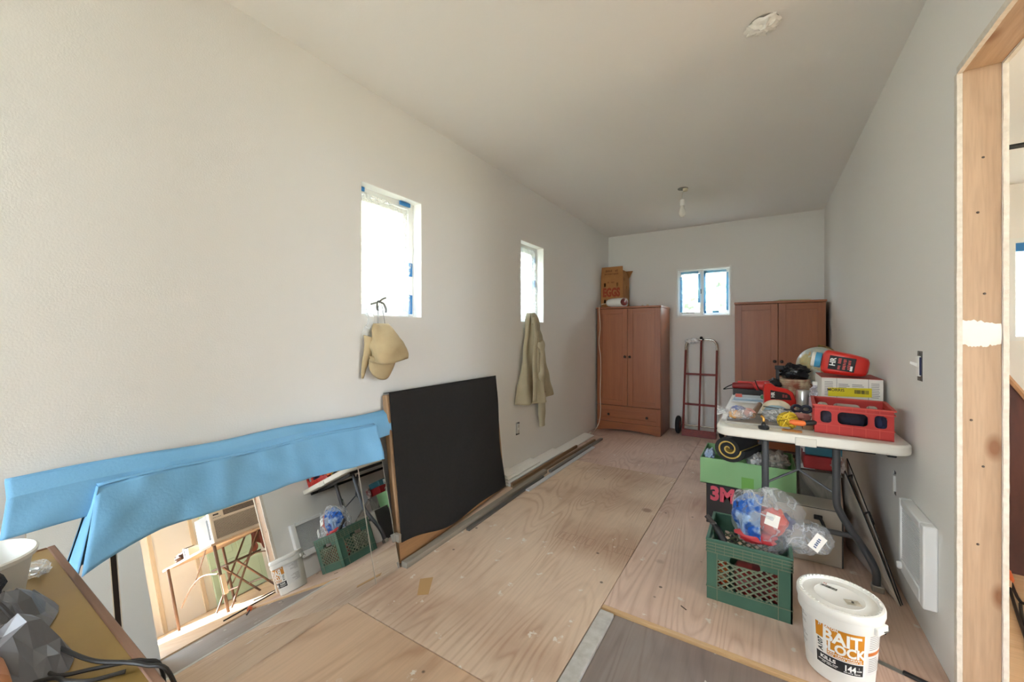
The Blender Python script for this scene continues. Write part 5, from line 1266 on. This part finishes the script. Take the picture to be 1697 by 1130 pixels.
# ---------------------------------------------------------------- bait pail
PW = mat('white_pail_plastic', (232, 231, 226), .35); ORG = mat('amber_label', (206, 134, 28), .5); CHB = mat('charcoal_label', (40, 40, 42), .5); WPR = mat('white_print', (240, 240, 236), .5)
pc = (.232, 1.862)
t = thing('bait_pail', 'white lidded plastic pail with amber label on the floor', 'pail', (pc[0], pc[1], 0))
def pr(z): return .098 + .014 * z / .215
B().lathe([(.090, 0), (.097, .004), (.098, .01), (.112, .215)], 48, c=(*pc, 0)).out('body', PW, t)
B().lathe([(.111, .206), (.121, .206), (.1225, .210), (.1225, .240), (.116, .246)], 48, c=(*pc, 0)).out('skirt', PW, t)
lid = B().lathe([(.119, .240), (.1255, .242), (.127, .248), (.127, .262), (.124, .270), (.117, .272), (.112, .266), (.108, .262), (.075, .262), (.073, .2635), (.070, .262), (.001, .262)], 48, c=(*pc, 0)).out('lid', PW, t)
b = B()
for k in range(48):
    a = 2 * PI * k / 48; b.xf = Matrix.Translation((*pc, .2685)) @ Matrix.Rotation(a, 4, 'Z'); b.box(.111, .119, -.002, .002, 0, .0042)
b.out('lid_ribs', PW, lid, smooth=False, kind='stuff')
ph0 = math.atan2(-pc[1], -pc[0])
def arc_patch(a0, a1, z0, z1, off, n=24):
    def fn(u, v):
        a = ph0 + a0 + (a1 - a0) * u; z = z0 + (z1 - z0) * v; r = pr(z) + off
        return (pc[0] + r * math.cos(a), pc[1] + r * math.sin(a), z)
    return B().grid(n, 4, fn)
D = math.radians
lb_ = arc_patch(D(-39), D(40), .052, .208, .0005).out('label', WPR, t)
arc_patch(D(-36), D(37), .099, .204, .0010).out('amber_field', ORG, lb_); arc_patch(D(-36), D(37), .056, .0955, .0010).out('charcoal_field', CHB, lb_)
sidep = arc_patch(D(-95), D(-43), .06, .205, .0005).out('side_label', mat('off_white_label', (226, 226, 224), .5), t)
sp2 = arc_patch(D(44), D(96), .06, .205, .0005).out('side_label', mat('off_white_label2', (226, 226, 224), .5), t)
arc_patch(D(45), D(94), .128, .140, .0010).out('orange_band', mat('orange_band', (196, 112, 44), .5), sp2)
for z in [.195 - .0065 * k for k in range(20)]:
    if .122 < z < .145: continue
    arc_patch(D(47), D(47 + 40 * (.75 + .25 * math.sin(z * 900))), z, z + .0022, .0010, 8).out('print_line', PRN, sp2)
    arc_patch(D(-90), D(-90 + 34 * (.7 + .3 * math.sin(z * 700))), z, z + .0022, .0010, 8).out('print_line', PRN, sidep)
def wrap_text(s, size, m_, z, a0, parent, **k):
    def w(p):
        zz = z + p.y; r = pr(zz) + .0016 + p.z; a = ph0 + D(a0) + p.x / pr(zz)
        return Vector((pc[0] + r * math.cos(a), pc[1] + r * math.sin(a), zz))
    return text(s, size, m_, parent, None, warp=w, **k)
wrap_text('JT EATON', .0125, WPR, .196, -16, lb_, bold=.0004)
wrap_text('BAIT', .058, WPR, .168, 4, lb_, bold=.0018, sx=.90)
wrap_text('BLOCK', .045, WPR, .1305, 5, lb_, bold=.0016, sx=.86)
pw = lambda z, a0: (lambda p: Vector((pc[0] + (pr(z + p.y) + .0016 + p.z) * math.cos(ph0 + D(a0) + p.x / pr(z + p.y)), pc[1] + (pr(z + p.y) + .0016 + p.z) * math.sin(ph0 + D(a0) + p.x / pr(z + p.y)), z + p.y)))
marks(14, .095, .0045, WPR, lb_, None, 51, warp=pw(.1105, 9))
marks(22, .095, .0045, WPR, lb_, None, 52, warp=pw(.1035, 9))
wrap_text('KILLS', .0170, WPR, .0825, -17, lb_, bold=.0005, sx=1.1)
marks(16, .055, .0035, WPR, lb_, None, 53, warp=pw(.070, -17)); marks(12, .042, .0030, WPR, lb_, None, 54, warp=pw(.0645, -15))
wrap_text('144', .028, WPR, .0755, 16, lb_, bold=.0010, sx=.8)
wrap_text('1', .0110, WPR, .083, 30, lb_); marks(5, .018, .005, WPR, lb_, None, 55, warp=pw(.074, 30)); marks(14, .050, .0028, WPR, lb_, None, 56, warp=pw(.062, 21))
stk = arc_patch(D(-37), D(-18), .098, .150, .0018, 10).out('price_sticker', mat('white_sticker', (236, 234, 226), .5), lb_)
def wv(p):
    zz = .124 + p.x; a = ph0 + D(-28) - p.y / .105; r = pr(zz) + .0024 + p.z
    return Vector((pc[0] + r * math.cos(a), pc[1] + r * math.sin(a), zz))
text('A107', .020, BLKI, stk, None, warp=wv, bold=.0004)
b = B(); x = -.03; rnd = random.Random(9)
BX = Matrix.Translation((pc[0] - .02, pc[1] + .045, .2625)) @ Matrix.Rotation(-.35, 4, 'Z')
b.xf = BX
while x < .02:
    w_ = rnd.choice((.0009, .0016)); b.box(x, x + w_, -.008, .008, 0, .0004); x += w_ + rnd.choice((.0009, .0014))
b.out('barcode', BLKI, lid, smooth=False, kind='stuff')
text('22', .012, mat('red_ink', (176, 60, 50), .6), lid, BX @ Matrix.Translation((-.020, .016, .0003)))
pk = B(Matrix.Translation((pc[0] + .035, pc[1] - .020, .2623)) @ Matrix.Rotation(.25, 4, 'Z')).box(-.022, .022, -.016, .016, 0, .0006).out('torn_sticker', mat('torn_sticker', (212, 206, 190), .7, var=(60, .4, (150, 142, 120))), lid, smooth=False)
marks(4, .024, .010, BLKI, pk, Matrix.Translation((pc[0] + .035, pc[1] - .018, .2632)) @ Matrix.Rotation(.25 + 1.2, 4, 'Z'), 57)
# handle lug
la = ph0 + D(62); lx = Matrix.Translation((pc[0] + .1225 * math.cos(la), pc[1] + .1225 * math.sin(la), .224)) @ Matrix.Rotation(la, 4, 'Z')
B(lx).box(-.004, .008, -.030, .030, -.012, .012).out('handle_lug', PW, t, bevel=.003)
la2 = la + PI; lx2 = Matrix.Translation((pc[0] + .1225 * math.cos(la2), pc[1] + .1225 * math.sin(la2), .224)) @ Matrix.Rotation(la2, 4, 'Z')
B(lx2).box(-.004, .008, -.030, .030, -.012, .012).out('handle_lug', PW, t, bevel=.003)
hw = [Vector((pc[0] + .133 * math.cos(la + PI * k / 16), pc[1] + .133 * math.sin(la + PI * k / 16), .222 - .035 * math.sin(PI * k / 16))) for k in range(17)]
B().tube(hw, .0018, 6).out('wire_handle', STEEL, t)
t = thing('scraper', 'black flat-handled scraper lying on the floor behind the pail', 'scraper', (.42, 1.96, 0))
xf = frame_at((.355, 1.978, .0005), (.10, -.035, 0), (.035, .10, 0))
B(xf).box(0, .075, -.010, .010, 0, .003).out('blade', mat('scraper_steel', (176, 174, 168), .35, .8), t, smooth=False)
B(xf).box(.07, .165, -.009, .009, 0, .010).out('handle', BLKP, t, bevel=.003)
for x, y, l, a in ((.30, 2.16, .05, .3), (.42, 2.18, .03, 1.2), (-.30, 1.90, .03, -.6), (-.05, 1.62, .03, .4)):
    B(Matrix.Translation((x, y, .001 if y > 1.72 else -.0115)) @ Matrix.Rotation(a, 4, 'Z')).box(-l / 2, l / 2, -.002, .002, 0, .002).out('wood_chip', mat('dark_chip', (66, 54, 46), .8), loc=(x, y, 0), smooth=False, label='dark splinter on the floor ' + {.30: 'between pail and table leg', .42: 'near the wall heater', -.30: 'near the green crate corner', -.05: 'on the grey plywood'}[x], cat='splinter', group='splinters on the floor')
# ---------------------------------------------------------------- gold-topped desk by the camera
GOLD = mat('gold_laminate', (160, 130, 70), .30, .3, var=(5, .7, (132, 104, 54)), bump=(14, .1, .004))
DZ = .75
t = thing('desk', 'gold-topped desk with brown wooden edging beside the mirrors', 'desk', (-.9, -.3, 0))
EDG = wood('desk_edge_wood', (120, 86, 66), (142, 106, 84), 'X', 1, .5)
B().box(-1.318, -.460, -.90, .192, DZ - .022, DZ).out('top', GOLD, t, smooth=False)
B().box(-1.326, -.452, .192, .204, DZ - .026, DZ + .002).out('edging', EDG, t, bevel=.002)
B().box(-1.326, -1.318, -.90, .192, DZ - .026, DZ + .002).out('edging', EDG, t, bevel=.002)
for x in (-1.30, -.52):
    for y in (-.85, .12): B().box(x, x + .04, y, y + .04, 0, DZ - .022).out('leg', EDG, t, bevel=.003)
B().box(-1.30, -.48, -.85, -.83, .45, DZ - .022).out('apron', EDG, t, smooth=False)
def dust(u, v): return (-1.285 + .10 * u + .03 * v + .012 * math.sin(u * 9), .05 + .13 * v + .012 * math.sin(u * 7 + 2), DZ + .0006)
# tub
t = thing('plastic_tub', 'translucent white tub with printed paper label on the desk', 'tub', (-1.115, .06, DZ))
tc_ = (-1.124, .082)
B().lathe([(.052, .0), (.054, .004), (.064, .076), (.0655, .078), (.070, .080), (.071, .087), (.068, .089), (.062, .083), (.052, .010), (.001, .008)], 40, c=(*tc_, DZ)).out('body', mat('frosted_white_plastic', (226, 226, 222), .35, alpha=.93), t)
def tl(u, v):
    a = -1.9 + 2.6 * u; z = .010 + .056 * v; r = .0535 + .0122 * z / .118 + .0012; return (tc_[0] + r * math.cos(a), tc_[1] + r * math.sin(a), DZ + z)
lb2 = B().grid(24, 4, tl).out('label', mat('paper_label', (220, 216, 206), .7), t)
for k in range(8):
    def ln(u, v, k=k):
        a = -1.1 + (.9 + .25 * math.sin(k * 2.2)) * u; z = .022 + .005 * k + .0022 * v; r = .0535 + .0122 * z / .118 + .0018; return (tc_[0] + r * math.cos(a), tc_[1] + r * math.sin(a), DZ + z)
    B().grid(8, 1, ln).out('print_line', PRN, lb2)
b = B()
for k in range(9):
    a = .10 + .045 * k; r = .0575; b.xf = Matrix.Translation((*tc_, DZ)) @ Matrix.Rotation(a, 4, 'Z'); b.box(r - .001, r + .0014, -.0009, .0009, .018, .040)
b.out('barcode', BLKI, lb2, smooth=False, kind='stuff')
# baggie of hardware
t = thing('hardware_baggie', 'small clear zip bag of metal screws on the desk', 'baggie', (-1.20, .155, DZ))
blob((-1.205, .158, DZ + .008), (.040, .022, .008), 51, .3, 3, 22, 10).out('film', film('baggie_film', (236, 238, 240), .30, .08, (30, .8, .01)), t)
rnd = random.Random(4)
for k in range(7):
    x, y = -1.20 + rnd.uniform(-.02, .02), .158 + rnd.uniform(-.010, .010); a = rnd.uniform(0, PI)
    B().tube([(x, y, DZ + .006), (x + .010 * math.cos(a), y + .008 * math.sin(a), DZ + .007)], .0025, 6).out('screw', mat('zinc_%d' % k, (190, 190, 186), .3, .9), t)
blob((-1.175, .105, DZ + .002), (.045, .018, .002), 52, .4, 3, 18, 8).out('tissue_scrap', film('thin_white_film', (236, 232, 224), .55, .3), loc=(-1.175, .105, DZ), label='flattened scrap of thin white film on the desk', cat='scrap')
# grey sack
SACK = mat('grey_poly_sack', (100, 100, 105), .35, bump=(10, .5, .02))
t = thing('grey_sack', 'crumpled dark grey plastic sack on the desk', 'sack', (-.95, .12, DZ))
def sack(u, v):
    x = -1.075 + .27 * u; y = .02 + .135 * v * (1 - .25 * abs(u - .35))
    k = abs(math.sin(u * 5.2 + v * 1.1)) * .034 + abs(math.sin(v * 3.6 - u * 2.4 + .5)) * .020 + .030 * noise.noise(Vector((u * 9, v * 9, 3))) + .010
    e = min(1, 5 * u, 5 * (1 - u), 4 * (1 - v)); return (x + .010 * math.sin(v * 5), y + .012 * math.sin(u * 9), DZ + .002 + k * e)
B().grid(13, 9, sack).out('film', SACK, t, smooth=False)
# glove
t = thing('work_glove', 'work glove with black mesh back and tan leather palm', 'glove', (-1.0, .04, DZ))
blob((-1.035, .075, DZ + .072), (.045, .028, .028), 61, .2, 2, 22, 12, rot=.3).out('mesh_back', mat('black_mesh', (38, 38, 42), .85, bump=(260, .8, .004)), t)
B().tube(smooth_path([(-1.05, .065, DZ + .055), (-.95, .062, DZ + .040), (-.86, .066, DZ + .030), (-.80, .066, DZ + .026)], 5), [.026] * 5 + [.024] * 5 + [.022] * 5 + [.012], 12).out('tan_finger', mat('tan_leather', (190, 132, 96), .6, bump=(60, .3, .004)), t)
B().tube(smooth_path([(-1.05, .040, DZ + .040), (-.95, .030, DZ + .030), (-.87, .028, DZ + .024)], 5), [.024] * 10 + [.012], 12).out('tan_finger', mat('tan_leather2', (184, 128, 92), .6), t)
for pts, lb in (([(-1.02, .070, .835), (-.97, .094, .812), (-.928, .107, .792), (-.885, .118, .785), (-.846, .135, .772), (-.793, .157, .762), (-.752, .182, .760), (-.726, .196, .758), (-.700, .214, .745), (-.690, .226, .65), (-.70, .24, .30), (-.74, .30, .02), (-.80, .42, .008)], 'black cable running over the grey sack and off the desk edge'),
                ([(-.90, .02, .80), (-.836, .090, .775), (-.829, .116, .760), (-.804, .128, .757), (-.785, .153, .756), (-.763, .179, .756), (-.742, .198, .756), (-.725, .214, .735), (-.735, .218, .60)], 'black cable crossing the desk corner below the first one'),
                ([(-.84, .06, .757), (-.81, .118, .757), (-.786, .131, .756), (-.760, .148, .756), (-.740, .178, .756)], 'short black cable end lying on the gold desk top')):
    B().tube(smooth_path(pts, 6), .0027, 8).out('cable', mat('black_cable', (34, 30, 28), .5), loc=pts[2], label=lb, cat='cable', group='cables on the desk')

# ---------------------------------------------------------------- neighbouring room
CRTR = wood('cream_trim', (222, 204, 178), (208, 188, 160), 'Z', 1, .6)
for k, y in enumerate((1.945, 2.365)):
    B().box(X2 - .02, X2, y - .02, y + .02, 0, ZC).out('trim_%d' % (k + 1), CRTR, loc=(X2, y, 0), kind='structure', smooth=False, label='pale wooden batten on the far room wall')
MINT = mat('mint_paint', (190, 212, 184), .5)
d = thing('door_1', 'mint green panelled door in the far room wall', None, (X2, 2.78, 0), kind='structure')
B().box(X2 - .035, X2 - .001, 2.47, 3.09, .01, 2.03).out('leaf', MINT, d, bevel=.003)
for ya, yb in ((2.53, 2.75), (2.81, 3.03)):
    for za, zb in ((.10, .48), (.56, 1.10), (1.18, 1.92)):
        b = B(); b.box(X2 - .046, X2 - .034, ya, yb, za, zb); pn_ = b.out('panel', MINT, d, bevel=.008, seg=1)
w = wood('plank_top', (188, 164, 138), (168, 144, 118), 'X', 1, .6)
t = thing('work_table', 'narrow plank-topped table with brown metal legs beyond the doorway', 'table', (1.85, 2.1, 0))
WZ = .640
for k in range(3):
    y = 1.835 + k * .190; B().box(1.385, 2.62 - .05 * k, y, y + .185, WZ - .022, WZ).out('plank', w, t, bevel=.002)
BRN = mat('brown_metal', (112, 88, 72), .45, .4)
for x, y in ((1.42, 1.87), (1.42, 2.32), (2.36, 1.80), (2.36, 2.32)): B().tube([(x, y, 0), (x, y, WZ - .02)], .014, 10).out('leg', BRN, t)
for y in (1.85, 2.34): B().tube(smooth_path([(1.42, y, .36), (1.75, y, .40), (2.05, y, .34), (2.36, y, .20)], 4), .007, 8).out('brace', BRN, t)
for y in (1.85, 2.34): B().tube([(1.55, y, WZ - .02), (1.95, y, .36)], .006, 8).out('brace', BRN, t)
B().box(1.40, 1.43, 1.86, 1.90, .16, .34).out('label_sleeve', mat('beige_sleeve', (200, 184, 160), .6), t, bevel=.003)
t = thing('air_conditioner', 'beige window air conditioner standing on the plank table', 'air conditioner', (1.78, 2.19, WZ))
ACB = mat('beige_appliance', (214, 202, 184), .45); ACD = mat('dark_vent_gap', (52, 46, 42), .6); ACG = mat('galvanised_side', (150, 147, 142), .6, 0)  # ACD: dark sheets on the solid shell, painting the shade of vent gaps
a0_, a1_, a2_, a3_ = 1.60, 1.98, 1.950, 2.432
B().box(a0_ + .05, a1_, a2_ + .01, a3_ - .01, WZ, WZ + .318).out('casing', ACG, t, bevel=.004)
B().box(a0_, a0_ + .06, a2_, a3_, WZ, WZ + .325).out('front_shell', ACB, t, bevel=.012, seg=3)
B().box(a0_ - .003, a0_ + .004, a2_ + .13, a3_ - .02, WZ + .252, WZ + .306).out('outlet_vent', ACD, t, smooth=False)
for k in range(4): B().box(a0_ - .006, a0_, a2_ + .13, a3_ - .02, WZ + .262 + k * .012, WZ + .264 + k * .012).out('vane', ACB, t, smooth=False)
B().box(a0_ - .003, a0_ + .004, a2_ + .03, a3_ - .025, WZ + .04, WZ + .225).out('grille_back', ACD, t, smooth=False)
for k in range(17): B().box(a0_ - .008, a0_ - .001, a2_ + .03, a3_ - .025, WZ + .043 + k * .0108, WZ + .0470 + k * .0108).out('louvre', ACB, t, smooth=False)
B().box(a0_ - .004, a0_, a2_ + .035, a2_ + .085, WZ + .275, WZ + .290).out('display', BLKP, t, smooth=False)
for k in range(5): B().box(a0_ - .004, a0_, a2_ + .030 + k * .016, a2_ + .040 + k * .016, WZ + .250, WZ + .258).out('button', ACG, t, smooth=False)
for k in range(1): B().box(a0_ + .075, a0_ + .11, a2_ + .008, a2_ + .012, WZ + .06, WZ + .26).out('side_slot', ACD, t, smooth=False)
t = thing('folding_chair', 'brown metal folding chair half under the plank table', 'chair', (1.90, 2.25, 0))
for x in (1.72, 2.06):
    B().tube([(x, 2.02, .0), (x, 2.30, .43), (x, 2.455, .66), (x, 2.49, .80)], .011, 8).out('leg', BRN, t); B().tube([(x, 2.46, .0), (x, 2.16, .40)], .011, 8).out('leg', BRN, t)
B().box(1.71, 2.07, 2.05, 2.40, .400, .420).out('seat', mat('dark_brown_seat', (84, 66, 54), .6), t, bevel=.006)
B().box(1.72, 2.06, 2.475, 2.495, .68, .79).out('backrest', BRN, t, bevel=.006)
for y, z in ((2.124, .16), (2.365, .13)): B().tube([(1.72, y, z), (2.06, y, z)], .008, 8).out('rung', BRN, t)
def jk(u, v): return (1.735 + .30 * u + .02 * math.sin(v * 9), 2.465 + .02 * v + .018 * math.sin(u * 14 + v * 3), .79 - .33 * v - .05 * math.sin(u * 8) * v)
B().grid(24, 14, jk).out('jacket', mat('rust_brown_fabric', (132, 62, 40), .9, var=(6, .3, (66, 46, 38))), loc=(1.88, 2.47, .47), solid=.006, label='rust brown jacket draped on the folding chair', cat='jacket')
blob((2.36, 1.93, WZ + .045), (.085, .055, .045), 71, .3, 2.5, 22, 12).out('cloth_bundle', mat('dark_brown_cloth', (84, 62, 50), .95), loc=(2.36, 1.93, WZ), label='dark brown cloth bundle on the plank table end', cat='bundle')
for k, (x, c) in enumerate(((2.20, (60, 54, 52)), (2.15, (150, 138, 122)), (2.10, (176, 162, 140)))):
    B().box(x - .02, x + .02, 1.90, 2.0, WZ, WZ + .11 - .01 * k).out('book', mat('spine_%d' % k, c, .6), loc=(x, 1.95, WZ), bevel=.002, label=('black', 'grey-brown', 'tan')[k] + ' book upright between cloth bundle and air conditioner', cat='book', group='books on the plank table')
# leaning brown slab, window, rail, cords seen through the doorway
SLAB = wood('mahogany_slab', (62, 27, 17), (78, 37, 24), 'Z', .7, .7)
t = thing('wood_slab', 'dark reddish wooden slab leaning sideways beyond the doorway', 'slab', (1.05, 3.2, 0))
B().quadbox([(.70, 3.10, 0), (1.62, 3.02, 0), (1.62, 3.06, 0), (.70, 3.14, 0)], [(.70, 3.36, 2.35), (1.10, 3.30, 1.02), (1.10, 3.34, 1.02), (.70, 3.40, 2.35)]).out('panel', SLAB, t, smooth=False)
B().tube([(.70, 3.355, 2.36), (1.105, 3.30, 1.02), (1.63, 3.02, .01)], .014, 6).out('edge_lipping', wood('pale_lipping', (170, 128, 92), (150, 108, 76), 'Z', 1, .5), t)
t = thing('window_4', 'taped window in the end wall of the far room', None, (2.28, YB, 1.15), kind='structure')
for a in ((1.86, 1.90, 1.15, 2.066), (2.66, 2.70, 1.15, 2.066), (1.90, 2.66, 1.15, 1.19), (1.90, 2.66, 2.026, 2.066)): B().box(a[0], a[1], YB - .01, YB + .10, a[2], a[3]).out('frame', WHITE_TRIM, t, smooth=False)
B().box(1.90, 2.66, YB + .04, YB + .045, 1.19, 2.026).out('pane', GLASS, t, smooth=False)
B().box(1.90, 2.66, YB + .02, YB + .024, 1.95, 2.026).out('tape_band', TAPE, t, smooth=False)
t = thing('ceiling_rail', 'black ceiling light rail in the room beyond the doorway', 'rail', (1.5, 3.83, ZC))
B().tube([(1.20, 3.83, 2.40), (2.10, 3.81, 2.40)], .016, 8).out('bar', BLKP, t)
for x in (1.45, 1.95): B().tube([(x, 3.825, 2.40), (x, 3.825, ZC)], .008, 8).out('stem', BLKP, t)
OC = mat('orange_plug', (226, 110, 60), .4)
t = thing('extension_lead', 'black extension lead with orange plug end beyond the doorway', 'extension lead', (.98, 2.85, 0))
B().tube([(1.03, 3.02, .022), (1.005, 2.94, .022), (.995, 2.90, .022)], [.018, .024, .016], 12).out('orange_socket', OC, t)
B().tube([(.995, 2.905, .022), (.980, 2.84, .018)], [.015, .009], 10).out('collar', mat('clear_collar', (196, 160, 130), .4), t)
for pts in ([(.980, 2.84, .018), (.94, 2.68, .010), (.885, 2.45, .008), (.83, 2.20, .008), (.78, 1.90, .008), (.72, 1.55, .008)], [(1.03, 3.0, .02), (.97, 2.72, .020), (1.05, 2.78, .012), (1.25, 2.86, .008), (1.6, 2.9, .008)], [(.97, 2.72, .010), (.92, 2.55, .008), (.90, 2.35, .008), (.95, 2.10, .008), (1.10, 1.95, .008)]):
    B().tube(smooth_path(pts, 5), .006, 8).out('cable', mat('lead_black', (40, 34, 30), .5), t)
t = thing('power_plug', 'black cable end with orange plug on the doorway floor', 'plug', (.55, 1.60, 0))
B().tube(smooth_path([(.75, 1.74, .008), (.64, 1.71, .014), (.52, 1.66, .012), (.42, 1.60, .0), (.36, 1.56, -.004)], 4), .006, 8).out('cable', BLKP, t)
B().tube([(.50, 1.650, .014), (.46, 1.627, .012)], .018, 10).out('orange_body', OC, t)
